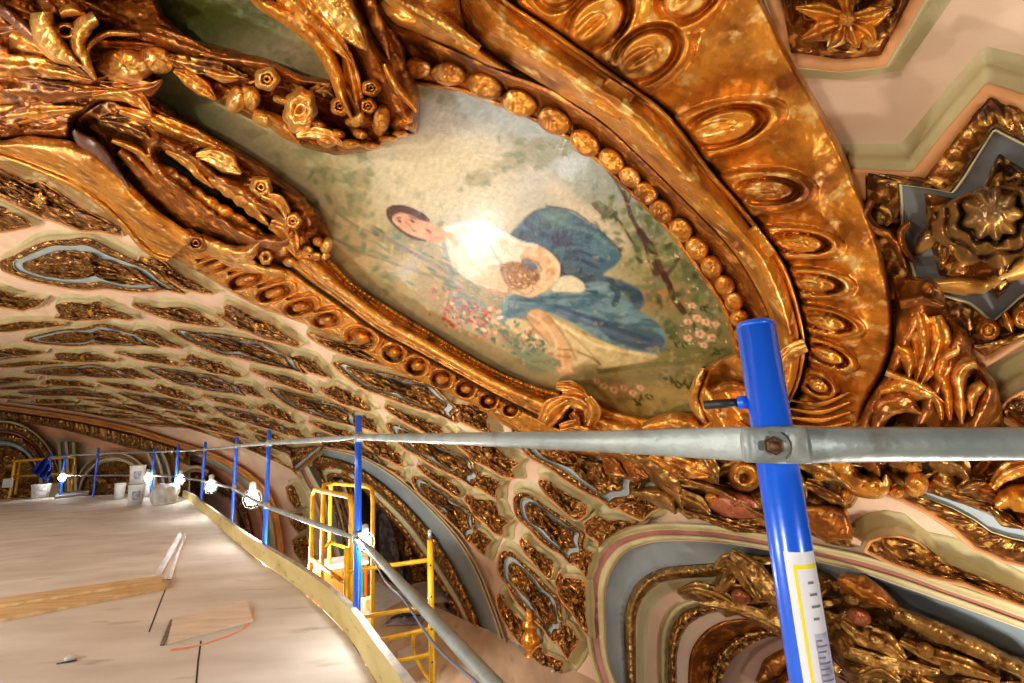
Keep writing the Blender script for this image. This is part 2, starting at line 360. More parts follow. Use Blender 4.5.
def ringmesh(mb, ctr2, poly2, k0, k1, nr, hf, inset=False):
    """annulus between scaled copies of a pixel outline, heights hf(k, i, unit xy)"""
    R = []
    c3 = ctr2
    rel = poly2 - c3; rr = np.linalg.norm(rel, axis=1, keepdims=True); dr = rel / rr; rm = np.percentile(rr, 8)
    cur = lambda k: c3 + dr * np.maximum(rr - (1 - k) * rm * 1.15 - (1 - k) * .25 * (rr - rm), rr * .15)
    for k in np.linspace(k0, k1, nr):
        q = (cur(k) if k >= .5 else c3 + (cur(.5) - c3) * (k / .5)) if inset else c3 + (poly2 - c3) * k
        a = np.linspace(0, 2 * PI, len(poly2), endpoint=False)
        h = hf(k, np.arange(len(poly2)), np.cos(a) * k, np.sin(a) * k)
        R.append(at(q[:, 0], q[:, 1], h))
    return mb.grid(np.array(R), closed_v=True)
NCOF = []
def coffer_from(kind, poly, seed, D=.11, gap0=.008, ribbon=None, fine=1.0):
    """poly: pixel outline of the recessed field as seen; D: depth of the recess"""
    poly = np.asarray(poly, float); c = poly.mean(0)
    size = math.sqrt(abs(np.sum(poly[:, 0] * np.roll(poly[:, 1], -1) - poly[:, 1] * np.roll(poly[:, 0], -1)) / 2))
    n = int(np.clip(size * 2.6 * fine, 24, 150)); P2 = smooth(poly, n, True) if kind != 'quad' and fine == 1 else resample(poly, n, True)
    P3 = at(P2[:, 0], P2[:, 1], D); c3 = P3.mean(0); N = nrm(P3)
    rad = np.linalg.norm(P3 - c3, axis=1, keepdims=True)
    out = (P3 - c3) / rad
    root = thing('coffer_panel', '', 'ceiling panel', c3)
    G = lambda o, h: lift(P3 + out * o * HS, np.full(n, h - D))      # h above the vault surface

    mb = MB(); mb.grid(np.array([G(.078, -.01), G(.078, .012), G(.064, .02), G(.04, .024), G(.03, .036), G(.02, .04), G(.016, .06), G(.02, .066), G(.012, .085), G(.0, .1), G(0, D - .008)]), closed_v=True); mb.build('moulding', OLIVE, root)
    gap = min(gap0, rad.mean() * .10)
    mb = MB(); mb.grid(np.array([G(-.001, D - .01), G(.003, D - .004), G(0, D), G(-gap, D), G(-gap - .002, D - .02)]), closed_v=True); mb.build('painted_rim', ORANGE, root)
    P3i = G(-gap, D - .018); P2i = proj(P3i); ci = P2i.mean(0); Dd = -(D - .018)
    fol = FOL[seed % 5]; amp = min(.07, .30 * rad.mean())
    nr = int(np.clip(size / 1.3, 5, 50)); amp = min(.08, .32 * rad.mean()); nb = max(8, int(rad.sum() * 2 * PI / n / .075 / 1))
    ph = np.arange(n) / n * 2 * PI
    if kind == 'medallion':
        mb = MB(); ringmesh(mb, ci, P2i, 1.0, .73, max(6, nr // 3), lambda k, i, x, y: -Dd + .045 * np.sqrt(np.clip(1 - ((k - .865) / .135) ** 2, 0, 1)) * (.45 + .55 * np.abs(np.sin(ph * nb / 2 + k * 9))) , inset=True)
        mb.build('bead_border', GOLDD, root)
        mb = MB(); ringmesh(mb, ci, P2i, .73, .70, 4, lambda k, i, x, y: -Dd + np.where((k < .729) & (k > .701), .02, 0.) + 0 * x, inset=True); mb.build('cream_fillet', CREAM, root)
        mb = MB(); ringmesh(mb, ci, P2i, .70, .50, 4, lambda k, i, x, y: -Dd + 0 * x, inset=True); mb.build('grey_ribbon', ribbon or BLUEG, root)
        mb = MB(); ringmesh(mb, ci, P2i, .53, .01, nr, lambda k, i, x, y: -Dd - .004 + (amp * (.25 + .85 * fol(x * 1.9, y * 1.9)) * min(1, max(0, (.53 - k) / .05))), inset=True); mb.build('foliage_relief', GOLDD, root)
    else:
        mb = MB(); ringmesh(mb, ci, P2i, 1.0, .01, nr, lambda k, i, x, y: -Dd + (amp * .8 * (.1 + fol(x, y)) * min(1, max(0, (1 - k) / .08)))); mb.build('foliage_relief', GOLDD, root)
        if kind == 'star' and size > 9:
            mb = MB(); mb.disc(ci[0], ci[1], size * .13, size * .10, rot=.7, H=.05, h0=-Dd + .03, petals=6, amp=.2); mb.build('gilt_boss', GOLDB, root)
    px = proj(c3)
    NCOF.append((root, kind, px, size)); return root
def kind_of(U, V):
    half = abs(V - round(V)) > .25
    even = (int(round(U)) % 2 == 0)
    return ('bar' if even else 'quad') if half else ('medallion' if even else 'star')
cnt = 0
for U in range(-12, 8):
    for v2 in range(-3, 14):
        V = v2 / 2
        c = lat(U, V)[0]
        if not (-60 < c[0] < 700 and 190 < c[1] < 700): continue
        # sane lattice here?
        q = lat([U + .2, U], [V, V + .2]); J = (q - c) / .2; det = J[0, 0] * J[1, 1] - J[0, 1] * J[1, 0]
        if det > -25: continue
        kd = kind_of(U, V); SC = {'medallion': .98, 'bar': .95, 'star': .86, 'quad': .84}[kd] * (.93 if V >= 3 else 1); poly = lat(U + TPL[kd][:, 0] * SC, V + TPL[kd][:, 1] * SC)
        ok = True
        for ar in ARCH:
            if inside(c[None], ar)[0]:
                _, d, _ = near_poly(c[None], ar)
                if d[0] > 3: ok = False
        if not ok: continue
        fi = inside(poly, FRAME)
        if fi.all(): continue
        for ar in ARCH: poly, _ = push_out(poly, ar)
        coffer_from(kd, poly, cnt); cnt += 1
# bigger coffers close to the camera, right of the painting
R1 = coffer_from('quad', [(690,-60),(760,-20),(786,66),(840,72),(886,67),(925,0),(950,-60),(820,-110)], 3, D=.10, gap0=.075, fine=.99)
R2 = coffer_from('medallion', [(853,170),(913,173),(950,127),(987,84),(1024,96),(1090,120),(1180,180),(1200,270),(1120,300),(1024,344),(985,368),(950,345),(880,320),(850,250)], 1, D=.12, gap0=.035, ribbon=SLATE, fine=.99)
R3 = coffer_from('bar', [(863,552),(869,541),(880,537),(899,536),(916,541),(940,561),(987,581),(1030,598),(1060,622),(1000,600),(967,588),(923,577),(888,564)], 2, gap0=.012, fine=.99)
R4 = coffer_from('medallion', [(872,490),(900,502),(925,514),(950,531),(972,550),(1000,562),(1040,572),(1120,590),(1180,540),(1160,470),(1060,440),(960,430),(890,450)], 4, D=.12, gap0=.012, fine=.99)
R5 = coffer_from('star', [(1000,420),(1004,404),(1030,388),(1080,376),(1110,400),(1080,430),(1040,440)], 2, D=.12)
for pl_ in ([(285,487),(292,484),(297,494),(302,507),(294,509),(287,499)], [(288,514),(302,512),(308,528),(298,533),(290,525)], [(291,540),(306,535),(313,555),(302,562),(293,552)], [(294,570),(312,563),(320,585),(306,592),(296,584)]):
    coffer_from('quad', pl_, 3)
print('coffers', len(NCOF))
# ------------------------------------------------------------------ the vault ground, cut around coffers and arches
def ground():
    pts = []; edges = []; faces = []
    def addpoly(pl):
        b = len(pts); pts.extend([Vector((float(a), float(b_))) for a, b_ in pl]); n = len(pl); edges.extend([(b + i, b + (i + 1) % n) for i in range(n)])
    rect = np.array([(-300, -300), (1340, -300), (1340, 780), (-300, 780)], float)
    addpoly(resample(rect, 120, True))
    cut = list(HOLES)
    cut.append(np.vstack([smooth(A3, 60), [(1100, 760), (620, 760)]])); cut.append(smooth(B1, 60)); cut.append(np.vstack([smooth(np.array(C0), 30) * .8 + smooth(np.array(CI), 30) * .2, [(190, 600), (270, 600)]]))
    for h in cut: addpoly(h)
    gx, gy = np.meshgrid(np.arange(-290, 1335, 14.), np.arange(-290, 775, 14.)); g = np.stack([gx.ravel() + (gy.ravel() / 14 % 2) * 5, gy.ravel()], -1)
    gx, gy = np.meshgrid(np.arange(0, 640, 6.), np.arange(280, 640, 5.)); g = np.vstack([g, np.stack([gx.ravel(), gy.ravel() + .37], -1)])
    pts.extend([Vector((float(a), float(b_))) for a, b_ in g])
    vo, _, fo, _, _, _ = delaunay_2d_cdt(pts, edges, [], 0, 1e-4)
    V = np.array([(v[0], v[1]) for v in vo]); Fa = np.array([list(f)[:3] for f in fo]); cc = V[Fa].mean(1)
    dead = np.zeros(len(cc), bool)
    for h in cut:
        lo = h.min(0); hi = h.max(0); m = ((cc > lo) & (cc < hi)).all(1); idx = np.where(m)[0]
        if len(idx): dead[idx[inside(cc[idx], h)]] = True
    Fa = Fa[~dead]
    mb = MB(); mb.add(at(V[:, 0], V[:, 1], 0.), Fa.tolist())
    o = mb.build('ceiling', PINK); struct(o); return o
ground()
# solid backing behind the plaster, seen nowhere but through gaps
th = np.linspace(0, 2 * PI, 72, endpoint=False); phs = np.linspace(-.62, PI / 2 - .01, 22)
sh = np.array([[(CEN[0] + (RR + 4) * math.cos(p) * math.cos(t), CEN[1] + (RR + 4) * math.cos(p) * math.sin(t), CEN[2] + (BB + 4) * math.sin(p)) for t in th] for p in phs])
mb = MB(); mb.grid(sh, closed_v=True); struct(mb.build('wall_backing', mat('brown_plaster', lin(96, 74, 62), lin(76, 58, 50), 1.5, .8)))
# ------------------------------------------------------------------ arches that cut into the vault
def lerp(a, b, k, n=60): return smooth(a, n) * (1 - k) + smooth(b, n) * k
RED2 = REDB
def arch_pt(a): return at(a[0], a[1], 0.)
# near arch at the right
ar = thing('vault_arch', 'near arch with a wide blue-grey soffit edged in cream and red, behind near post', 'arch', at(600, 600, 0))
mb = MB(); mb.loft([(A0, -.01), (A0, .05)] , 80); mb.band(A0, A1, [(0, .05), (.2, .065), (.5, .06), (.8, .045), (.84, .03), (1, .03)], 80); mb.build('cream_moulding', OLIVE, ar)
mb = MB(); mb.band(A1, A2, [(0, .03), (1, .02)], 80); mb.build('red_band', REDB, ar)
mb = MB(); mb.band(A2, A3, [(0, .02), (.1, .035), (.5, .04), (.8, .03), (1, -.03)], 80); mb.build('cream_moulding', OLIVE, ar)
mb = MB(); mb.band(A3, A4, [(0, -.03), (.05, -.06), (1, -.16)], 80); mb.build('blue_grey_soffit', BLUEG, ar)
mb = MB(); mb.band(A4, A5, [(0, -.18)] + [(k, -.17 + .08 * math.sin(k * PI)) for k in (0, .1, .25, .4, .55, .7, .85, 1)] + [(1, -.22)], 260,
    hfun=lambda k, t, q: (.018 * np.sin(t * 170 * PI + k * 5) * math.sin(k * PI))); mb.build('gilded_rope', ANTIQUE, ar)
D6 = [(655,720),(647,690),(647,650),(648,625),(652,611),(660,600),(672,593),(690,590),(704,590),(740,592),(800,600),(860,618),(930,648),(1024,684),(1100,720)]
D7 = [(668,720),(660,690),(659,655),(660,634),(665,618),(674,607),(686,601),(700,598),(712,598),(740,600),(800,610),(860,630),(930,660),(1024,698),(1100,730)]
D8 = [(678,720),(669,690),(668,660),(669,640),(673,625),(682,613),(694,607),(706,605),(718,604),(742,606),(790,616),(850,640),(920,670),(1010,705),(1090,740)]
D9 = [(686,720),(678,690),(677,662),(679,645),(685,630),(694,621),(706,615),(716,612),(726,612),(744,613),(786,624),(846,650),(916,680),(1000,715),(1080,745)]
D10 = [(696,720),(689,690),(689,665),(692,650),(700,637),(710,628),(722,622),(732,620),(740,619),(752,620),(780,630),(830,658),(906,690),(990,720),(1070,750)]
D11 = [(716,725),(709,695),(709,675),(713,660),(722,648),(734,638),(748,632),(760,630),(768,630),(776,632),(796,642),(830,668),(900,700),(980,730),(1060,755)]
D12 = [(728,725),(721,700),(722,680),(727,668),(736,656),(748,646),(760,640),(770,637),(778,637),(786,639),(804,650),(836,676),(896,708),(970,736),(1050,760)]
mb = MB(); mb.band(A5, D6, [(0, -.22), (.25, -.24), (.3, -.30), (.6, -.31), (.65, -.36), (1, -.38)], 80); mb.build('stepped_cream_moulding', CREAM, ar)
mb = MB(); mb.band(D6, D7, [(0, -.38), (1, -.42)], 80); mb.build('pink_band', PINK, ar)
mb = MB(); mb.band(D7, D8, [(0, -.42), (.2, -.38), (.5, -.38), (.6, -.44), (1, -.46)], 80); mb.build('cream_moulding', OLIVE, ar)
mb = MB(); mb.band(D8, D9, [(0, -.46)] + [(k, -.46 + .06 * math.sin(k * PI)) for k in (.15, .35, .5, .65, .85)] + [(1, -.5)], 200, hfun=lambda k, t, q: .03 * np.abs(np.sin(t * 45 * PI)) * math.sin(k * PI)); mb.build('beaded_garland', GOLDD, ar)
mb = MB(); mb.band(D9, D10, [(0, -.5), (.9, -.55), (1, -.6)], 80); mb.build('pink_band', PINK, ar)
mb = MB(); mb.band(D10, D11, [(0, -.6), (.12, -.56), (.2, -.6), (.9, -.8), (1, -.8)], 200, hfun=lambda k, t, q: .04 * fbm(t * 90, k * 9 + 0 * t, 3) if .2 <= k <= .9 else 0); mb.build('carved_soffit', BRONZE, ar)
mb = MB(); mb.band(D11, D12, [(0, -.8), (.2, -.76), (.5, -.76), (.6, -.84), (1, -.86)], 160, hfun=lambda k, t, q: .02 * np.abs(np.sin(t * 60 * PI)) * k); mb.build('beaded_edge', GOLDD, ar)
mb = MB(); mb.patch(np.array([(700, 760), (712, 690), (730, 650), (770, 625), (830, 650), (1000, 720), (1180, 760)], float), lambda x, y: -.95 + 0 * x, 8, edge=-.95); struct(mb.build('wall_arch_back', mat('rosy_brown_wall', lin(186, 146, 122), lin(170, 128, 106), 2, .7)))
# dark silhouette carving inside it
mb = MB(); mb.stroke([(758,683),(775,665),(790,655),(806,650)], [4,12,9,3], .12, -.85, base=-.95); mb.stroke([(770,700),(800,672),(812,655)], [8,12,3], .15, -.85, base=-.95)
tag(mb.build('carved_bracket', BRONZE), 'dark carved bracket standing against the rosy wall inside the near arch', 'ornament')
# centre arch
ac = thing('vault_arch', 'middle arch with a blue-grey band and gilded beads, behind the yellow scaffold hoops', 'arch', at(440, 560, 0))
mb = MB(); mb.loft([(B0, -.01), (B0, .05)], 100); mb.band(B0, B1, [(0, .05), (.1, .07), (.3, .06), (.36, .03)], 100); mb.build('cream_moulding', OLIVE, ac)
mb = MB(); mb.band(B0, B1, [(.36, .03), (.62, .025)], 100); mb.build('red_band', REDB, ac)
mb = MB(); mb.band(B0, B1, [(.62, .03), (.68, .045), (.94, .045), (1, .02)], 100); mb.build('cream_moulding', CREAM, ac)
mb = MB(); mb.band(B1, B2, [(0, .02), (.1, 0), (1, -.08)], 100); mb.build('blue_grey_band', BLUEG, ac)
mb = MB(); mb.band(B2, B3, [(0, -.08), (.05, -.03), (.3, .0), (.7, -.01), (.95, -.05), (1, -.1)], 260, hfun=lambda k, t, q: .06 * fbm(t * 110, k * 5 + 0 * t, 5) * (1 if .04 < k < .96 else 0)); mb.build('gilded_bead_band', GOLDD, ac)
mb = MB(); mb.band(B3, BI, [(0, -.1), (.05, -.07), (.5, -.07), (.55, -.1)], 100); mb.build('cream_moulding', CREAM, ac)
mb = MB(); mb.band(B3, BI, [(.55, -.1), (.6, -.07), (.95, -.09), (1, -.18), (1.04, -.6), (1.1, -1.2)], 200, hfun=lambda k, t, q: .03 * np.abs(np.sin(t * 60 * PI)) * (1 if k < .97 else 0)); mb.build('beaded_edge', GOLDD, ac)
LEG = np.array([(392,640),(372,600),(363,570),(357,545),(350,522),(345,505),(340,490),(336,480)], float)
for k0, k1, m_, h in ((-11, -7.5, 'D', -.32), (-7.5, -2, 'P', -.26), (-2, 2, 'D', -.34), (2, 7, 'C', -.28), (7, 12, 'D', -.38)):
    mb = MB(); mb.band(LEG + [k0, 0], LEG + [k1, 0], [(0, h - .2), (.04, h), (.96, h), (1, h - .2)], 40); mb.build('pier_stripe', {'D': BRONZE, 'P': PINK, 'C': CREAM}[m_], ac)
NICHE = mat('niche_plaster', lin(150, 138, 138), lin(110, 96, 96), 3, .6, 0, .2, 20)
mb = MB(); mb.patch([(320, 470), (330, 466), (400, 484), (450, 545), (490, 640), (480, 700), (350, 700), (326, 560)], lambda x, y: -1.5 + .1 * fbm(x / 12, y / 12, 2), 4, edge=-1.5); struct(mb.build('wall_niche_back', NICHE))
nf = thing('niche_sculpture', 'gilded carved columns and figures in the dark niche of the middle arch', 'sculpture', at(400, 530, -1.2))
mb = MB(); fo = leafage(11, 160, .05, .10)
mb.patch([(386, 500), (396, 494), (410, 502), (428, 530), (440, 560), (452, 590), (455, 612), (420, 606), (402, 560), (390, 530)], lambda x, y: -1.15 + .28 * fo((x - 420) / 36, (y - 555) / 60), 1.6, edge=-1.45); mb.build('carved_column', GOLDD, nf)
mb = MB(); mb.patch([(307, 457), (322, 457), (345, 462), (362, 470), (380, 484), (398, 502), (384, 498), (366, 488), (350, 480), (332, 476), (318, 474)], lambda x, y: -.14 + .2 * fo((x - 360) / 40, (y - 484) / 30), 1.4, edge=-.5); mb.build('carved_frieze', GOLD, nf)
mb = MB(); mb.patch([(376, 512), (384, 506), (392, 520), (400, 550), (408, 590), (398, 612), (380, 600), (374, 560)], lambda x, y: -1.2 + .22 * fo((x - 390) / 30, (y - 555) / 60), 1.6, edge=-1.45); mb.build('carved_figure', mat('dull_blue_bronze', lin(150, 134, 132), lin(112, 88, 76), 14, .4, .1), nf)
mb = MB(); mb.patch([(432, 572), (438, 566), (444, 572), (446, 590), (450, 612), (436, 612), (434, 592)], lambda x, y: -.95 + .12 * fbm(x / 5, y / 5, 4), 1.5, edge=-1.2); mb.build('cherub_torso', mat('pale_plaster', lin(196, 160, 120), lin(150, 110, 70), 9, .6), nf)
# third arch and the stripes of its pier
a3 = thing('vault_arch', 'third arch, its rosy brown soffit sweeping up beside the row of blue posts', 'arch', at(270, 500, 0))
mb = MB(); mb.loft([(C0, -.01), (C0, .06)], 60); mb.band(C0, CI, [(0, .06), (.1, .08), (.2, .06), (.22, .02)], 60); mb.build('cream_moulding', OLIVE, a3)
mb = MB(); mb.band(C0, CI, [(.22, .02), (.4, -.04)], 60); mb.build('blue_grey_band', BLUEG, a3)
mb = MB(); mb.band(C0, CI, [(.4, -.04), (.44, 0), (.7, -.1), (1, -.3)], 60); mb.build('rosy_soffit', mat('rosy_brown_paint', lin(178, 118, 84), lin(160, 100, 70), 3, .5), a3)
C2 = [(250,570),(248,545),(246,531),(241,515),(232,501),(221,490),(210,482),(200,477),(190,474)]
mb = MB(); mb.band(CI, C2, [(0, -.3), (.2, -.25), (.5, -.22), (.8, -.3), (1, -.5)], 160, hfun=lambda k, t, q: .08 * fbm(t * 60, k * 8 + 0 * t, 7)); mb.build('gilded_band', GOLDD, a3)
fo3 = leafage(21, 200, .04, .09)
mb = MB(); mb.patch([(176, 450), (205, 470), (235, 490), (250, 520), (262, 600), (176, 600)], lambda x, y: -.9 + .5 * fo3((x - 215) / 45, (y - 525) / 75), 2., edge=-1.0); mb.build('carved_infill', GOLDD, a3)
mb = MB(); mb.patch([(203, 492), (215, 490), (236, 500), (240, 520), (240, 560), (200, 560)], lambda x, y: -.35 + 0 * x, 4, edge=-.6); mb.build('rosy_pier', mat('rosy_plaster', lin(206, 166, 142), lin(186, 146, 124), 3, .6), a3)
# long cornice where the vault meets the far arches
co_ = thing('cornice', 'long gilded cornice line sweeping down from the left edge under the far panels', 'cornice', at(64, 418, 0))
CO2 = [(-60,404),(0,411),(73,422),(130,434),(172,447),(205,457),(228,468),(245,480),(258,492),(267,508),(272,524),(275,547),(277,577)]
lo2 = [(-60,410),(0,419),(60,429),(104,441),(130,448),(160,455),(190,466)]; lo1 = CO2[:5] + [(190,452)]; lo3 = [(-60,420),(0,425),(40,436),(70,440),(104,452),(130,462),(160,470),(190,478)]
mb = MB(); mb.band(CO, CO2, [(0, 0), (.04, .12), (.3, .16), (.45, .13), (.5, .17), (.85, .16), (1, 0)], 160); mb.build('gilded_moulding', mat('amber_gilt', lin(214, 148, 74), lin(180, 112, 54), 2, .35, .4), co_)
mb = MB(); mb.band(lo1, lo2, [(0, 0), (.1, .12), (.9, .12), (1, 0)], 260, hfun=lambda k, t, q: .22 * fbm(t * 90, k * 6 + 0 * t, 4) * (.05 < k < .95)); mb.build('beaded_band', GOLDD, co_)
mb = MB(); mb.band(lo2, lo3, [(0, .05), (1, .05)], 60); mb.build('apricot_band', mat('apricot_pink', lin(226, 170, 130), lin(206, 146, 106), 2, .6), co_)
# far arches, far left
def far_arch(name, label, cx, cy, rx, ry, a0, a1, bands, fill):
    r = thing('vault_arch', label, 'arch', at(cx, cy - ry, 0))
    def arc(k): t = np.radians(np.linspace(a0, a1, 14)); return np.stack([cx + rx * k * np.cos(t), cy - ry * k * np.sin(t)], -1)
    for nm, k0, k1, m_, h in bands:
        mb = MB(); mb.band(arc(k0), arc(k1), [(0, h - .25), (.05, h), (.5, h + .1), (.95, h), (1, h - .25)], 80, hfun=(lambda k, t, q: .25 * fbm(t * 40, k * 4 + 0 * t, 3)) if m_ in (GOLDD,) else None); mb.build(nm, m_, r)
    f = leafage(int(cx) + 40, 120, .06, .12); P = arc(bands[-1][2])
    mb = MB(); mb.patch(np.vstack([P, [(P[-1][0], cy + 30), (P[0][0], cy + 30)]]), lambda x, y: .03 + .3 * f((x - cx) / rx, (y - cy) / max(ry, 30)), 1.6, edge=-.02); mb.build('carved_infill', fill, r)
far_arch('a', 'wide far arch with pale blue inner band at the left edge of the vault base', 2, 492, 60, 72, 8, 172, [('cream_band', 1.0, .96, OLIVE, .2), ('gilded_band', .96, .86, GOLDD, .15), ('brown_band', .86, .82, REDB, .12), ('gilded_band', .82, .72, GOLDD, .12), ('pale_blue_band', .72, .65, BLUEG, .1)], GOLDD)
far_arch('b', 'far arch with olive bands behind the stacked white buckets', 114, 498, 42, 47, 5, 175, [('cream_band', 1.0, .93, OLIVE, .2), ('brown_band', .93, .88, REDB, .15), ('cream_band', .88, .80, CREAM, .2)], GOLDD)
far_arch('c', 'far arch with carved gilded infill behind the fourth blue post from the tallest', 196, 505, 26, 40, 60, 178, [('cream_band', 1.0, .9, OLIVE, .2), ('brown_band', .9, .82, REDB, .15)], GOLDD)
def pier(label, px):
    r = thing('vault_pier', label, 'pier', at(px[0][0], px[0][1], 0)); px = np.array(px, float)
    for k, (m_, h) in enumerate(((OLIVE, .3), (BLUEG, .2), (PINK, .35), (BLUEG, .2), (CREAM, .3))):
        a = px.copy(); a[:, 0] += (k - 2.5) * 3.6; b_ = a.copy(); b_[:, 0] += 3.5
        mb = MB(); mb.band(a, b_, [(0, 0), (.06, h), (.94, h), (1, 0)], 16); mb.build('painted_stripe', m_, r)
    continue_ = None
    #, (px[0][0], px[0][1] - 2), (px[0][0] + 12, px[0][1] + 3)], 2.5, .3, .3); mb.build('capital', CREAM, r)
pier('far pier with pink and blue-grey stripes beside the blue tarp', [(66, 442), (67, 455), (68, 475), (69, 498)])
pier('far pier with pink and blue-grey stripes behind the white bags', [(155, 453), (160, 465), (163, 480), (165, 500)])
# carved garland group lying over the near arch
gg = thing('carved_garland', 'large gilded carving of scrolls and fruit over the near arch, bottom right', 'carving', at(820, 620, 0))
f1 = leafage(31, 150, .03, .07, 3)
mb = MB(); mb.patch([(676,592),(690,586),(700,588),(712,582),(716,560),(726,551),(740,549),(780,551),(812,556),(838,574),(870,588),(905,606),(950,626),(1000,644),(1060,668),(1100,690),(1000,740),(900,700),(850,684),(838,668),(800,640),(776,628),(768,632),(758,620),(740,614),(726,618),(712,606),(700,602),(684,600)],
    lambda x, y: -.12 + .22 * f1((x - 860) / 200, (y - 620) / 70) + .05 * fbm(x / 9, y / 9, 1), 1.8, edge=-.45, round_=14); mb.build('carved_ground', ANTIQUE, gg)
def leaf(parent, pts, w, H, h0, mat_=ANTIQUE, ribs=2, name='carved_leaf', **k):
    mb = MB(); mb.stroke(pts, w, H, h0, ribs=ribs, m=13, **k); return mb.build(name, mat_, parent)
leaf(gg, [(730,552),(752,570),(775,595),(800,618),(820,640)], [6,11,11,9,3], .16, .04, ANTIQUE, 3)
leaf(gg, [(716,566),(728,560),(742,572),(752,590),(760,600)], [4,8,9,7,3], .12, .02)
leaf(gg, [(678,592),(695,588),(712,592),(728,600),(742,612)], [3,7,7,6,2], .12, -.1, ANTIQUE, 2)
leaf(gg, [(700,603),(730,606),(760,616),(790,632),(820,655),(840,672)], [2,6,9,10,9,4], .12, -.1, ANTIQUE, 3)
leaf(gg, [(838,578),(868,592),(893,606),(898,612)], [6,14,10,3], .14, .04, BRONZE, 1)
leaf(gg, [(895,612),(930,628),(970,645),(1010,664),(1050,685)], [7,10,10,8,6], .15, 0, ANTIQUE, 0, beads=30, bead=.08)
leaf(gg, [(842,620),(862,634),(884,642),(905,660)], [5,12,12,4], .14, .02, ANTIQUE, 2)
leaf(gg, [(848,650),(880,662),(910,668),(940,672)], [5,10,10,3], .13, 0, ANTIQUE, 3)
leaf(gg, [(900,640),(930,655),(960,664),(1000,680)], [4,9,9,3], .12, 0, ANTIQUE, 2)
leaf(gg, [(905,672),(930,690),(970,700)], [8,10,4], .12, 0, GOLDD, 2)
leaf(gg, [(860,676),(880,670),(900,682)], [6,9,4], .12, 0, ANTIQUE, 2)
for x, y, r in ((741,597,8), (859,617,10), (876,640,9), (852,600,6), (925,650,8), (948,668,7)):
    mb = MB(); mb.disc(x, y, r * 1.3, r * .9, rot=.5, H=.10, h0=.08); mb.build('carved_fruit', mat('ruddy_gilt', lin(176, 104, 66), lin(140, 76, 44), 8, .35, .5) if r > 7 and x < 870 else ANTIQUE, gg)
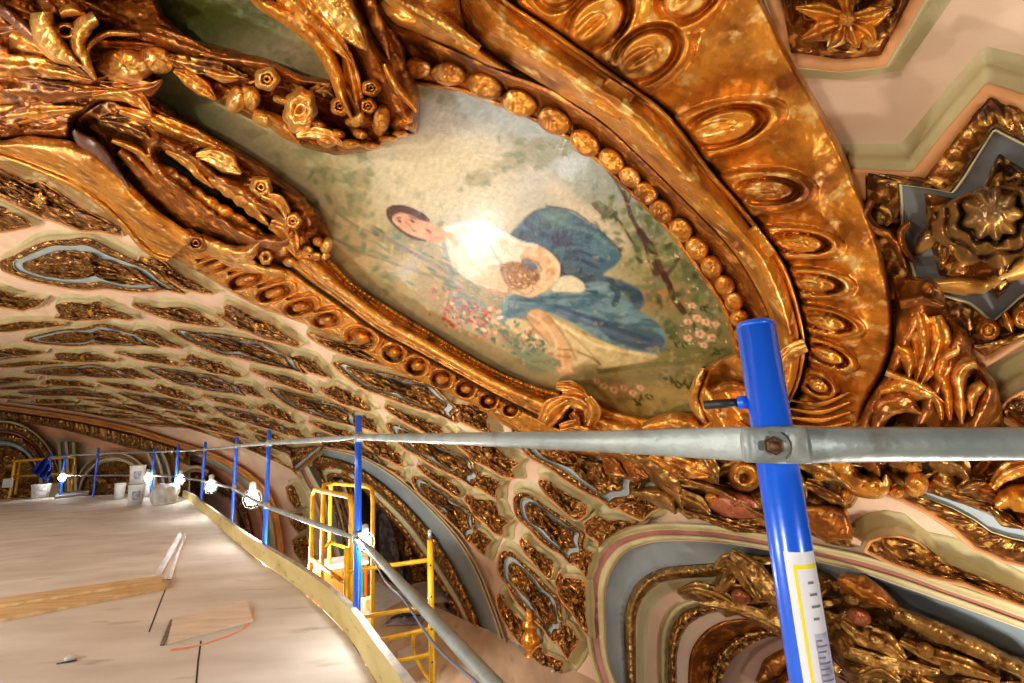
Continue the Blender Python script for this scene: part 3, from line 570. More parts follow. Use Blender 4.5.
# ------------------------------------------------------------------ the painted panel
def painting():
    poly = [(130,-40),(250,-60),(340,-50),(430,40),(500,84),(575,125),(650,190),(700,245),(745,320),(756,380),(748,420),(700,432),(620,426),(560,410),(500,388),(420,340),(340,300),(250,230),(140,150),(120,80)]
    mb = MB(); mb.patch(poly, lambda x, y: .05 + .0016 * fbm(x / 6, y / 6, 3, 2), 1.5, edge=.0, round_=3)
    G, _h = mb.last
    o = mb.build('painted_panel', None)
    x, y = G[:, 0], G[:, 1]; n = len(x)
    def L(*c): return np.array(lin(*c)[:3])
    col = np.zeros((n, 3))
    nz = fbm(x / 40, y / 30, 1, 4); nz2 = fbm(x / 9, y / 7, 8, 3); nz3 = fbm(x / 3.5, y / 3, 12, 2)
    def mixc(c, k): 
        nonlocal col
        k = np.clip(k, 0, 1)[:, None]; col = col * (1 - k) + np.asarray(c) * k
    sm = lambda e0, e1, v: np.clip((v - e0) / (e1 - e0), 0, 1) ** 2 * (3 - 2 * np.clip((v - e0) / (e1 - e0), 0, 1))
    col[:] = L(172, 160, 122)
    mixc(L(96, 98, 68), sm(300, 190, x + y * .2))                       # olive green shade of the upper left
    mixc(L(84, 88, 56), sm(60, 10, y) * sm(340, 300, x))
    mixc(L(186, 186, 176), sm(130, 60, np.hypot((x - 470) , (y - 140) * 1.1)) * .9)       # pale sky
    mixc(L(150, 158, 158), sm(40, 10, np.abs((y - 95) - (x - 470) * .62)) * sm(420, 470, x) * .7)
    mixc(L(206, 188, 146), sm(70, 20, np.abs((y - 180) + (x - 460) * -.1)) * sm(330, 420, x) * sm(560, 480, x) * .8)
    mixc(L(172, 146, 98), sm(70, 0, np.abs(y - 250 - (x - 370) * .55)) * sm(320, 350, x) * .8)
    mixc(L(138, 128, 88), sm(.52, .68, nz) * .6)
    mixc(L(112, 128, 92), sm(.5, .62, nz2) * sm(.45, .6, nz) * .6)
    mixc(L(116, 106, 64), sm(590, 680, x + (y - 250) * .2) * .7)       # garden ground at the right
    mixc(L(168, 144, 86), sm(375, 392, y + (x - 600) * -.06) * sm(520, 560, x) * .85)
    mixc(L(88, 92, 52), sm(350, 332, np.abs(y - 355) * 6 + 290) * sm(650, 680, x) * sm(745, 700, x) * .5)
    mixc(L(84, 88, 56), sm(.55, .7, nz2) * sm(540, 640, x) * .5)
    def poly_c(pl, c, soft=2., w=1., c2=None, ns=None, s=True):
        pl = smooth(pl, 80, True) if s else np.asarray(pl, float)
        lo = pl.min(0) - 8; hi = pl.max(0) + 8; m = (x > lo[0]) & (x < hi[0]) & (y > lo[1]) & (y < hi[1]); P = np.stack([x[m], y[m]], -1)
        ins = inside(P, pl); _, d, _ = near_poly(P, pl); sd = np.where(ins, d, -d); k = np.zeros(n); k[m] = np.clip(sd / soft + .5, 0, 1) * w
        cc = np.asarray(c)
        if c2 is not None: t = sm(.35, .65, ns if ns is not None else nz2)[:, None]; cc = cc * (1 - t) + np.asarray(c2) * t
        mixc(cc, k)
    def line_c(pl, c, w, k=1., soft=1.2):
        pl = smooth(pl, 40) if len(pl) > 2 else np.asarray(pl, float)
        lo = pl.min(0) - 12; hi = pl.max(0) + 12; m = (x > lo[0]) & (x < hi[0]) & (y > lo[1]) & (y < hi[1]); P = np.stack([x[m], y[m]], -1)
        _, d, _ = near_poly(P, pl, False); kk = np.zeros(n); kk[m] = np.clip((w - d) / soft + .5, 0, 1) * k; mixc(c, kk)
    def dab(cx, cy, rx, ry, c, rot=0, k=1., soft=.35):
        dx = x - cx; dy = y - cy; u = (dx * math.cos(rot) + dy * math.sin(rot)) / rx; v = (-dx * math.sin(rot) + dy * math.cos(rot)) / ry
        mixc(c, (1 - np.hypot(u, v)) / soft * k)
    rg = np.random.RandomState(4)
    # tree branches at the right, bare branches behind the head
    G1 = L(92, 104, 76); G2 = L(62, 78, 58)
    mixc(G1, sm(60, 15, np.hypot(x - 660, (y - 225) * 1.1)) * .7 * sm(.38, .6, fbm(x / 14, y / 14, 61, 3)) * 1.3)
    mixc(L(128, 136, 116), sm(46, 12, np.hypot(x - 600, (y - 190))) * .6)
    mixc(L(206, 186, 160), sm(20, 4, np.abs((y - 215) - (x - 585) * .75)) * sm(540, 560, x) * sm(640, 620, x) * .6)
    mixc(L(150, 104, 64), sm(34, 10, np.hypot((x - 660) * .8, (y - 294) * 1.6)) * .6); mixc(L(134, 124, 70), sm(40, 12, np.hypot((x - 636) * .9, (y - 262) * 1.5)) * .5)
    mixc(G2, sm(26, 6, np.hypot((x - 700), (y - 280))) * .55); mixc(G2, sm(.5, .62, fbm(x / 9, y / 8, 63, 3)) * sm(625, 650, x) * sm(330, 250, y) * .6)
    TR = L(66, 44, 38)
    for pl_, w_ in (([(600,160),(612,176),(622,192),(628,206)], 1.2), ([(624,192),(628,206),(633,220),(646,241)], 2.2), ([(640,232),(648,246),(652,262),(656,272)], 4.2), ([(650,244),(658,262),(664,276),(670,286)], 3.2), ([(664,274),(670,288),(675,300),(684,312)], 3.2), ([(666,276),(672,268),(678,258)], 2.2), ([(606,209),(621,223),(630,238),(637,248)], 1.4), ([(628,206),(632,192),(640,182)], 1.0)):
        line_c(pl_, TR, w_, .85)
    poly_c([(591,203),(598,201),(606,205),(616,212),(608,212),(604,218),(606,226),(600,214),(594,208)], L(84, 66, 50), 1, .8)
    line_c([(656,246),(662,262),(668,272)], L(120, 90, 70), 1., .5)
    line_c([(334,238),(360,252),(390,262),(430,276),(460,288)], L(110, 98, 78), 1.6, .6); line_c([(336,212),(356,226),(376,234)], L(110, 104, 84), 1.2, .6)
    for _ in range(90):
        a = rg.uniform(585, 730); b_ = rg.uniform(180, 340); dab(a, b_, rg.uniform(4, 10), rg.uniform(2, 5), L(*[(86, 96, 58), (120, 122, 76), (104, 116, 84), (70, 76, 48)][rg.randint(4)]), rg.uniform(0, 3), .6)
    for _ in range(50):
        a = rg.uniform(310, 400); b_ = 180 + (a - 310) * .7 + rg.uniform(-40, 60); dab(a, b_, rg.uniform(4, 12), rg.uniform(2, 5), L(*[(140, 136, 96), (120, 126, 92), (182, 160, 112)][rg.randint(3)]), rg.uniform(0, 3), .5)
    # robe, mound of blue drapery
    blue = L(62, 96, 108); blue2 = L(44, 66, 80); blue3 = L(104, 132, 134)
    poly_c([(508,238),(519,224),(532,212),(548,207),(566,210),(588,222),(606,236),(620,254),(617,264),(606,272),(598,280),(588,286),(566,280),(552,262),(538,246),(520,244)], blue, 2.5, 1, blue2, fbm(x / 14, y / 9, 31, 3))
    poly_c([(560,262),(590,272),(620,280),(640,290),(644,304),(632,312),(604,306),(572,300)], L(74, 92, 100), 3, 1, blue2, fbm(x / 10, y / 6, 32, 3))
    poly_c([(497,312),(506,298),(520,292),(548,292),(580,284),(606,282),(626,296),(636,308),(658,324),(666,336),(664,348),(650,354),(624,348),(598,338),(570,322),(545,312),(528,316),(514,326),(502,324)], blue3, 2.5, 1, blue, fbm(x / 12, y / 5, 33, 3))
    poly_c([(590,316),(620,324),(650,330),(664,338),(660,350),(640,350),(612,340)], blue2, 3, .7)
    poly_c([(446,270),(456,282),(470,296),(490,306),(480,312),(462,312),(448,296)], L(116, 138, 132), 3, .8)
    # cream skirt and leg
    poly_c([(505,322),(516,318),(530,322),(545,316),(562,322),(580,332),(604,342),(630,350),(657,355),(650,360),(620,366),(600,368),(596,364),(578,366),(562,366),(548,352),(530,340),(514,332)], L(206, 184, 132), 2, 1, L(184, 158, 108), fbm(x / 8, y / 5, 35, 3))
    poly_c([(528,312),(538,309),(550,316),(558,328),(566,344),(572,350),(570,366),(574,372),(566,374),(556,370),(558,350),(548,340),(536,330),(529,320)], L(214, 170, 120), 2, 1, L(190, 142, 96))
    mixc(L(96, 124, 116), sm(16, 3, np.hypot((x - 556) * .7, y - 217)) * .7); mixc(L(92, 122, 132), sm(15, 3, np.hypot((x - 598) * .8, y - 250)) * .6); mixc(L(36, 56, 84), sm(12, 2, np.hypot((x - 560) * .6, y - 240)) * .7); mixc(L(36, 56, 84), sm(9, 2, np.hypot((x - 524), y - 236)) * .6)
    for pl_, c_, w_, k_ in (([(526,222),(546,236),(574,246),(604,262)], L(40,60,84), 2.5, .7), ([(540,212),(566,224),(590,232),(612,248)], L(104,134,136), 2.2, .5), ([(552,262),(574,258),(598,268)], L(36,52,74), 2, .7), ([(556,250),(580,248),(600,256)], L(86,114,124), 2, .5),
        ([(546,206),(572,211),(594,226),(616,246),(621,256)], L(40,46,60), 1.1, .7), ([(562,274),(580,286),(596,292)], L(30,44,62), 2.5, .8), ([(516,300),(550,298),(590,296),(616,296)], L(40,84,96), 1.6, .7), ([(520,306),(556,306),(590,310),(620,318)], L(60,104,116), 1.8, .6),
        ([(540,294),(570,290),(604,288)], L(126,156,152), 1.6, .6), ([(556,306),(590,318),(620,330),(650,340)], L(44,66,92), 2.2, .7), ([(596,306),(620,308),(640,314)], L(96,124,132), 1.6, .6), ([(506,300),(504,310),(500,318)], L(126,164,160), 2.5, .6), ([(560,312),(600,328),(640,342),(660,344)], L(88,96,120), 1.6, .6), ([(612,286),(618,294),(614,304)], L(26,44,56), 3, .7),
        ([(556,322),(576,334),(600,346),(640,354)], L(230,208,156), 1.6, .7), ([(566,330),(584,346),(598,362)], L(168,136,88), 1.2, .6), ([(548,316),(560,330),(570,346),(576,360)], L(150,116,74), 1.2, .6), ([(510,326),(526,338),(546,352)], L(224,200,150), 1.6, .6), ([(578,352),(592,358),(600,364)], L(96,70,44), 1.2, .6), ([(532,362),(556,360),(560,366)], L(92,70,46), 1.2, .6),
        ([(530,314),(544,324),(554,338),(558,350)], L(236,196,146), 1.6, .6), ([(524,316),(536,330),(548,342)], L(140,100,64), 1., .6), ([(562,350),(563,368)], L(236,190,140), 1.5, .6)):
        line_c(pl_, c_, w_, k_)
    poly_c([(560,278),(572,276),(584,284),(582,292),(566,292),(552,290)], L(222,206,166), 2, .9)
    line_c([(558,349),(571,350)], L(150, 90, 50), .8, .8); line_c([(557,356),(571,357)], L(150, 90, 50), .8, .8)
    # bodice, arms
    poly_c([(438,229),(452,224),(470,222),(488,226),(506,236),(524,244),(538,248),(534,262),(520,264),(506,262),(494,268),(500,282),(494,290),(476,284),(458,272),(446,258),(438,244)], L(222, 210, 180), 2, 1, L(204, 188, 150), fbm(x / 8, y / 8, 36, 3))
    poly_c([(478,282),(494,288),(506,292),(508,284),(502,272),(496,264),(488,268),(490,276)], L(224, 178, 134), 2)
    poly_c([(520,256),(530,244),(544,248),(556,258),(560,268),(556,280),(546,290),(532,297),(520,295),(512,292),(522,286),(534,282),(540,270),(536,262),(524,262)], L(226, 184, 138), 2, 1, L(206, 158, 112))
    poly_c([(500,268),(508,262),(520,262),(534,268),(540,278),(532,286),(518,290),(506,284)], L(150, 106, 58), 2, 1, L(110, 70, 36), fbm(x / 3, y / 3, 37, 2))
    line_c([(490,244),(500,262),(512,274)], L(160, 120, 70), 1.2, .6)
    for pl_, c_, w_, k_ in (([(446,230),(464,224),(486,226),(506,236)], L(244,240,226), 2.5, .7), ([(462,226),(474,240),(482,252),(496,258)], L(176,158,128), .8, .7), ([(452,246),(470,262),(486,276)], L(190,170,136), 1., .5), ([(514,246),(530,246),(542,252)], L(196,176,140), 1.2, .6), ([(500,232),(520,242),(536,246)], L(238,228,204), 2, .6),
        ([(442,238),(446,254),(452,270),(462,286)], L(96,128,136), 2.2, .7), ([(478,284),(492,292),(504,296)], L(190,140,100), 1., .7), ([(504,272),(509,284),(508,292)], L(184,134,96), .9, .7), ([(524,258),(536,262),(541,270),(536,280)], L(150,104,72), 1., .7), ([(516,290),(526,294),(534,290)], L(176,122,84), 1., .8), ([(548,254),(558,266),(556,280)], L(240,206,160), 2, .6)):
        line_c(pl_, c_, w_, k_)
    poly_c([(521,260),(530,260),(538,268),(530,270),(524,266)], L(70,84,104), 1, .8)
    for _ in range(40): dab(rg.uniform(504,536), rg.uniform(266,288), 1.6, 1.1, L(*[(206,164,100),(120,80,60),(176,140,110),(228,190,120)][rg.randint(4)]), rg.uniform(0,3), .7)
    # head
    poly_c([(386,211),(391,206),(401,205),(412,208),(424,214),(430,221),(424,224),(414,218),(402,214),(394,216),(393,222),(402,230),(414,236),(426,240),(414,240),(402,233),(390,222)], L(84, 54, 44), 1.4)
    poly_c([(393,217),(400,213),(410,215),(420,220),(431,223),(440,228),(446,240),(438,243),(426,240),(414,236),(402,231),(394,223)], L(216, 164, 122), 1.6, 1, L(206, 150, 112))
    poly_c([(386,211),(391,206),(401,205),(412,208),(424,214),(430,221),(420,218),(410,213),(400,212),(393,215),(389,218)], L(84, 54, 44), 1.2)
    dab(412,220.5,4.4,3.0,L(190,132,98),.5,.6); dab(399,220.5,3.8,2.6,L(190,132,98),.5,.6)
    dab(399.5,221,2.6,1.5,L(72,46,40),.6,1.); dab(412.5,221,2.8,1.5,L(72,46,40),.7,1.); line_c([(397,217.5),(401,218)], L(96,60,46), .7, .8); line_c([(410,216.5),(416,219)], L(96,60,46), .7, .8)
    line_c([(406,222),(410,226),(413,230),(416,231)], L(168,112,82), .8, .8); dab(414,231,1.6,1.2,L(140,76,62),0,.9); line_c([(427,229.5),(430,232)], L(164,66,66), 1.3, .9, .8); dab(422,223,3.5,2.5,L(232,160,128),.3,.5); dab(420,235,4,1.8,L(226,176,134),.4,.6)
    line_c([(388,217),(394,224),(404,232),(416,238),(426,241)], L(74,48,40), .9, .9)
    line_c([(440,231),(450,236),(456,244)], L(206,160,120), 3, .8)
    # flower beds
    for _ in range(150):
        a = rg.uniform(425, 560); b_ = 300 + (a - 440) * .36 + rg.normal() * 11
        if b_ < 285: continue
        if 500 < a < 600 and b_ < 345: continue
        dab(a, b_, rg.uniform(1.5, 5), rg.uniform(1.2, 3.4), L(*[(176, 104, 80), (206, 160, 120), (196, 128, 100), (110, 110, 66), (216, 186, 140), (150, 96, 64), (128, 128, 92)][rg.randint(7)]), rg.uniform(0, 3), .8)
    for _ in range(120):
        a = rg.uniform(450, 545); b_ = 312 + (a - 450) * .42 + rg.normal() * 9; dab(a, b_, rg.uniform(2, 5), rg.uniform(1.2, 2.6), L(*[(216,176,140),(190,110,92),(92,112,84),(120,140,110),(232,204,170),(84,104,96)][rg.randint(6)]), rg.uniform(0, 3), .75)
    for _ in range(26): dab(rg.uniform(440, 490), rg.uniform(306, 326), rg.uniform(2,4), 2, L(176, 70, 62), rg.uniform(0, 3), .7)
    for _ in range(90):
        a = rg.uniform(620, 735); b_ = rg.uniform(255, 350)
        if a < 674 and b_ > 276: continue
        dab(a, b_, rg.uniform(1, 2.6), rg.uniform(1, 1.8), L(*[(220,196,160),(160,190,120),(206,150,120),(110,140,90)][rg.randint(4)]), rg.uniform(0, 3), .8)
    for _ in range(60): a = rg.uniform(372, 460); dab(a, 236 + (a - 372) * .5 + rg.normal() * 12, rg.uniform(4, 10), rg.uniform(1.2, 2.4), L(*[(110,128,104),(96,104,76),(196,166,116),(150,140,104)][rg.randint(4)]), .5, .55)
    line_c([(372,228),(396,244),(430,262),(452,276)], L(120, 110, 100), 2., .6); line_c([(600,372),(640,366),(690,362)], L(96, 92, 54), 2.5, .5)
    for cx, cy, sc_ in ((692, 306, 4.5), (697, 318, 5), (706, 322, 5), (688, 322, 4.5), (700, 334, 5.5), (712, 338, 5), (688, 338, 4.5), (704, 345, 4), (716, 324, 4), (604, 386, 4.5), (614, 390, 5), (624, 388, 4.5), (633, 393, 4.5), (640, 388, 4), (597, 381, 3.5)):
        for k in range(5): dab(cx + math.cos(k * 1.26) * sc_ * .55, cy + math.sin(k * 1.26) * sc_ * .4, sc_ * .6, sc_ * .5, L(226, 190, 148) if k % 2 else L(214, 160, 122), 0, .9)
        dab(cx, cy, sc_ * .3, sc_ * .3, L(168, 92, 60), 0, .8)
    for cx, cy in ((680, 384), (690, 386), (672, 380), (636, 402), (646, 397), (700, 308), (716, 352), (680, 345)):
        for k in range(6): dab(cx + rg.uniform(-7, 7), cy + rg.uniform(-3, 3), 4, 1.4, L(58, 72, 42), rg.uniform(0, 3), .7)
    poly_c([(532,348),(560,364),(540,374),(520,362)], L(110, 134, 104), 5, .6); poly_c([(500,330),(520,340),(530,356),(512,350)], L(92, 122, 100), 5, .6)
    bru = fbm((x + y) / 2.2, (x - y) / 9, 21, 3); col = np.clip(.20 + (col - .20) * 1.18, 0, 1); col *= (1 + (nz3 - .45) * .30 + (bru - .45) * .35)[:, None]; mixc(L(70, 84, 52), sm(.54, .66, fbm(x / 11, y / 11, 41, 3)) * sm(585, 640, x + (300 - y) * .2) * .65); mixc(L(200, 176, 120), sm(.58, .7, fbm(x / 7, y / 6, 43, 3)) * .35 * sm(560, 600, x)); mixc(L(120, 122, 84), sm(.52, .66, fbm(x / 10, y / 12, 47, 3)) * .5 * sm(400, 360, x)); col = np.clip(col, 0, 1)
    me = o.data; at_ = me.color_attributes.new('paint', 'FLOAT_COLOR', 'POINT')
    assert len(me.vertices) == n
    at_.data.foreach_set('color', np.concatenate([col, np.ones((n, 1))], 1).ravel())
    m = mat('varnished_oil_painting', lin(180, 170, 130), None, rough=.36, bump=.3, bscale=26, coat=.38); nt = m.node_tree
    a = nt.nodes.new('ShaderNodeVertexColor'); a.layer_name = 'paint'; nt.links.new(a.outputs[0], nt.nodes['Principled BSDF'].inputs['Base Color']); me.materials.append(m)
    tag(o, 'oval painted panel of a dark-haired woman in a blue robe resting among garden flowers', 'painting')
painting()
# ------------------------------------------------------------------ the gilded frame around it
fr = thing('painting_frame', 'massive gilded oval frame with a fluted shell border around the ceiling painting', 'picture frame', at(560, 300, .1))
TOUT = [(470,-60),(492,-18),(507,0),(546,25),(576,46),(622,79),(658,105),(682,130),(707,165),(742,206),(777,252),(792,282),(803,323),(806,351),(800,382),(788,408),(770,440)]
TIN = [(440,-60),(452,-20),(462,16),(489,50),(546,86),(583,109),(605,124),(640,156),(691,206),(729,246),(752,280),(768,313),(777,345),(778,372),(770,392),(757,412)]
prof = [(0, .16)] + [(k, .2 + .17 * math.sin((k * .94 + .03) * PI)) for k in np.linspace(0, .8, 10)] + [(.84, .24), (.88, .29), (.94, .30), (1, .18)]
mb = MB(); mb.band(TIN, TOUT, prof, 220, hfun=lambda k, t, q: .012 * fbm(t * 70, k * 5 + 0 * t, 3)); mb.build('round_moulding', GOLD, fr)
OUT = [(700,-100),(738,-45),(765,2),(787,48),(812,92),(838,138),(861,190),(882,245),(892,290),(895,322),(892,350),(883,376),(868,404),(860,440),(850,480)]
LOOPS = [(597,22,40,26,-.75,1.5), (646,55,38,25,-.6,1.5), (724,127,43,19,-.28,1.45), (767,191,33,13,-.02,1.9), (799,243,30,10.5,.08,1.7), (815,284,27,9.5,.10,1.75), (826,322,26,9,.22,1.7), (827,355,22,8.5,.40,1.6), (818,385,14,8,.5,1.8), (690,-10,40,26,-.8,1.4), (560,-16,30,22,-.9,1.4)]
def flute(x, y):
    h = np.full(x.shape, .19) + .03 * fbm(x / 30, y / 30, 4)
    for cx, cy, a, b, r, kk in LOOPS:
        dx = x - cx; dy = y - cy; u = dx * math.cos(r) + dy * math.sin(r); v = -dx * math.sin(r) + dy * math.cos(r)
        e = np.sqrt((u / a) ** 2 + (v / b) ** 2); fade = np.clip((u / a + 1.0) / .5, 0, 1)
        e2 = np.sqrt(((u + a * .2) / (a * 1.75)) ** 2 + (v / (b * kk)) ** 2 * 1.0)
        h = np.maximum(h, .19 + .10 * np.sqrt(np.clip(1 - e2 ** 9, 0, 1)))
    for cx, cy, a, b, r, kk in LOOPS:
        dx = x - cx; dy = y - cy; u = dx * math.cos(r) + dy * math.sin(r); v = -dx * math.sin(r) + dy * math.cos(r)
        e = np.sqrt((u / a) ** 2 + (v / b) ** 2); fade = np.clip((u / a + 1.1) / .6, 0, 1)
        h = h - .12 * np.exp(-((e - .93) / .15) ** 4) * fade * (0.6 + .4 * np.clip(u / a, 0, 1))
        e3 = np.sqrt(((u + a * .25) / (a * .55)) ** 2 + (v / (b * .42)) ** 2)
        h = h + .025 * np.sqrt(np.clip(1 - e3 ** 2, 0, 1)) - .03 * np.exp(-(v / (b * .14)) ** 2) * np.exp(-((u + a * .1) / (a * .4)) ** 2)
    return h + .004 * fbm(x / 6, y / 6, 6)
mb = MB(); mb.patch(np.vstack([smooth(OUT, 60), smooth(TOUT, 60)[::-1]]), flute, 1.7, edge=-.02, round_=7); mb.build('fluted_shell_border', GOLD, fr)
# lobes (tongues) along the painting's edge, dark cove behind them
EDGE = [(414,83),(432,85),(461,90),(497,103),(536,120),(571,139),(588,152),(605,167),(640,201),(668,229),(691,259),(711,287),(726,312),(736,345),(742,380)]
COV = [(366,-20),(380,12),(395,25),(417,34),(440,45),(468,57),(502,72),(546,88),(583,111),(605,126),(640,158),(691,208),(729,248),(752,282),(768,315),(776,345),(778,380)]
mb = MB(); mb.band(EDGE, [(380,10)] + COV[2:], [(0, .04), (.04, .075), (.12, .08), (.2, .075), (.45, .10), (.6, .13), (.75, .17), (.9, .2), (1, .2)], 220,
    hfun=lambda k, t, q: -.05 * np.abs(np.cos(t * 15 * PI)) ** .5 * (1 if .3 < k < .9 else 0) + .006 * fbm(t * 50, k * 4 + 0 * t, 2)); mb.build('scalloped_cove', BRONZE, fr)
mb = MB(); mb.stroke(EDGE, 2.6, .035, .06, base=.03); mb.build('edge_fillet', GOLD, fr)
for (x, y), (w, h_) in zip([(417,68),(448,74),(485,86),(519,103),(554,121),(585,143),(612,161),(630,177),(646,193),(661,211),(681,230),(697,248),(712,267),(725,285),(734,302),(739,318),(743,334),(746,352)],
        [(13,9),(16,10),(17,11),(17,11),(16,11),(15,10),(14,9),(12,8),(12,9),(12,9),(12,9),(12,9),(11,9),(10,8),(9,8),(8,8),(8,8),(8,8)]):
    q, _, _ = near_poly(np.array([[x, y]], float), np.array(EDGE, float), False); d = np.array([x, y]) - q[0]
    P_, _, s0 = near_poly(np.array([[x, y]], float), np.array(EDGE, float), False)
    i = int(np.argmin(np.hypot(*(np.array(EDGE, float) - P_[0]).T))); i0 = max(0, i - 1); i1 = min(len(EDGE) - 1, i + 1)
    ang = math.atan2(EDGE[i1][1] - EDGE[i0][1], EDGE[i1][0] - EDGE[i0][0])
    mb = MB(); mb.disc(x, y, w * 1.12, h_ * 1.2, rot=ang, H=.05, h0=.09, n=36, flat=5); mb.build('lobe', GOLD, fr)
# ribbons crossing the round moulding
def quad(pts, H, h0, name, m_, parent, **k):
    mb = MB(); mb.stroke(pts[0], pts[1], H, h0, **k); return mb.build(name, m_, parent)
quad(([(622,86),(614,98),(606,112)], [16,17,16]), .012, .345, 'ribbon_wrap', GOLD, fr, ribs=0, m=13, base=.2)
quad(([(766,238),(754,247),(742,257)], [17,18,17]), .02, .335, 'ribbon_wrap', GOLD, fr, ribs=3, rib=.2, m=15, base=.2)
quad(([(806,345),(794,350),(782,362),(774,374)], [7,9,9,7]), .06, .34, 'ribbon_wrap', GOLDB, fr, ribs=2, m=13, base=.2)
# broad ribbon at the top, left of the round moulding
mb = MB(); mb.patch([(330,-70),(470,-70),(458,-20),(462,10),(470,34),(490,53),(516,74),(490,67),(468,57),(440,45),(417,34),(395,25),(378,10),(362,-14)], lambda x, y: .30 + .09 * np.sin((x * .55 + y * .9) / 17) + .02 * fbm(x / 8, y / 8, 2), 2, edge=.12, round_=8); mb.build('ribbon_fold', GOLD, fr)
quad(([(360,-30),(400,0),(440,22),(480,48)], [5,10,10,3]), .12, .36, 'ribbon_fold', GOLDB, fr, ribs=1, base=.2)
# lower left run: torus, bead line and looped border
PE = [(318,240),(338,266),(358,286),(397,311),(430,331),(456,347),(495,369),(534,385),(560,392)]
TO = [(286,262),(312,282),(342,303),(378,330),(417,351),(455,372),(495,394),(530,411),(556,424)]
mb = MB(); mb.band(PE, TO, [(0, .04), (.03, .10), (.08, .12), (.2, .12), (.25, .09), (.3, .13), (.4, .2), (.52, .25), (.66, .26), (.8, .22), (.88, .16), (.92, .2), (.97, .19), (1, .12)], 240, hfun=lambda k, t, q: .012 * fbm(t * 90, k * 6 + 0 * t, 5) + (.02 * np.abs(np.sin(t * 55 * PI)) if .05 < k < .22 else 0)); mb.build('lower_moulding', GOLD, fr)
OB = [(150,246),(191,268),(250,303),(308,326),(350,345),(383,366),(414,380),(451,396),(484,413),(514,431),(545,447),(580,456),(620,462),(660,470)]
IBt = [(180,226),(230,246),(286,266),(312,284),(342,305),(378,331),(417,352),(455,373),(495,395),(530,412),(560,426),(600,438),(640,446),(680,455)]
LB = [(215,266,18,6,-.32),(246,280,17,6.5,-.30),(275,293,16,6.5,-.28),(301,307,14,6.5,-.24),(326,320,12,6.5,-.2),(361,338,14,10,.3),(394,353,10,8,.1),(417,366,10,8.5,0),(442,379,10,8.5,0),(466,389,9,7.5,0),(489,401,8,6.5,0),(511,410,7,5.5,0)]
def border(x, y):
    h = .15 + .01 * fbm(x / 7, y / 7, 3)
    for cx, cy, a, b, r in LB:
        dx = x - cx; dy = y - cy; u = dx * math.cos(r) + dy * math.sin(r); v = -dx * math.sin(r) + dy * math.cos(r)
        pw = 3.2 if a > 11 and b < 7 else 2
        e = (np.abs(u / a) ** pw + np.abs(v / b) ** pw) ** (1 / pw)
        h = h - .11 * np.exp(-((e - .8) / .2) ** 4) * np.clip(1.6 - u / a, 0, 1) + .04 * np.clip(1 - (e / .45) ** 4, 0, 1)
        h = h + .035 * np.exp(-((e - 1.3) / .14) ** 2)
        nx = a * 1.45 if pw == 2 else 0; h = h - .06 * np.exp(-((v + b * 1.75) / 1.2) ** 2) * (np.abs(u) < a * .9) if pw != 2 else h - .05 * np.exp(-((u - nx + v * .4) / 1.4) ** 2) * (np.abs(v) < b * 1.1)
    return h
mb = MB(); mb.patch(np.vstack([smooth(OB, 80), smooth(IBt, 80)[::-1]]), border, 1.25, edge=-.02, round_=5); mb.build('looped_border', GOLD, fr)
# knot of folded ribbon at the lower edge
kn = fr
for pts, w, m_ in (([(544,424),(554,409),(568,400)], [8,13,7], GOLD), ([(562,396),(576,398),(588,406)], [6,12,7], GOLDB), ([(586,398),(592,412),(588,426)], [6,10,6], GOLDB), ([(560,430),(578,427),(598,432)], [7,9,6], GOLD), ([(556,386),(570,387),(584,393)], [4,7,4], GOLD), ([(572,412),(578,418),(580,426)], [5,8,5], BRONZE)):
    mb = MB(); mb.stroke(pts, w, .13, .22, ribs=2, rib=.25, m=17, base=.08); mb.build('ribbon_knot', m_, kn)
PE2 = [(588,396),(600,405),(617,411),(644,417),(672,416),(696,410),(712,404)]
TO2 = [(584,432),(604,440),(630,446),(660,450),(700,450),(740,446),(770,440)]
mb = MB(); mb.band(PE2, TO2, [(0, .04), (.06, .10), (.15, .12), (.22, .1), (.35, .17), (.5, .22), (.7, .22), (.8, .18), (.9, .2), (1, .1)], 140, hfun=lambda k, t, q: .015 * fbm(t * 40, k * 6 + 0 * t, 5)); mb.build('lower_moulding', GOLD, fr)
quad(([(642,428),(662,424),(684,424),(700,430),(712,422)], [4,10,12,10,4]), .12, .2, 'ribbon_fold', GOLD, fr, ribs=1, base=.1)
# scroll shaped corner beside the near post
mb = MB(); mb.patch([(704,368),(718,358),(736,352),(760,356),(790,400),(830,440),(850,470),(700,460),(690,440),(699,414),(695,399)], lambda x, y: .24 + .06 * np.sin((x - y * .6) / 9) + .03 * fbm(x / 9, y / 5, 2), 1.8, edge=.03, round_=7); mb.build('corner_scroll', GOLD, fr)
quad(([(704,368),(698,382),(694,398),(699,412),(706,424)], [3,5,6,6,4]), .1, .2, 'corner_scroll', GOLDB, fr, base=.05)
quad(([(712,392),(728,386),(748,388)], [4,6,3]), .1, .28, 'corner_scroll', BRONZE, fr, base=.05)
for k in range(7):
    quad(([(790 - k * 4, 400 + k * 8),(820, 404 + k * 8),(850, 392 + k * 10)], [1, 3, 1]), .03, .25, 'grain_ridge', GOLD, fr, base=.15)
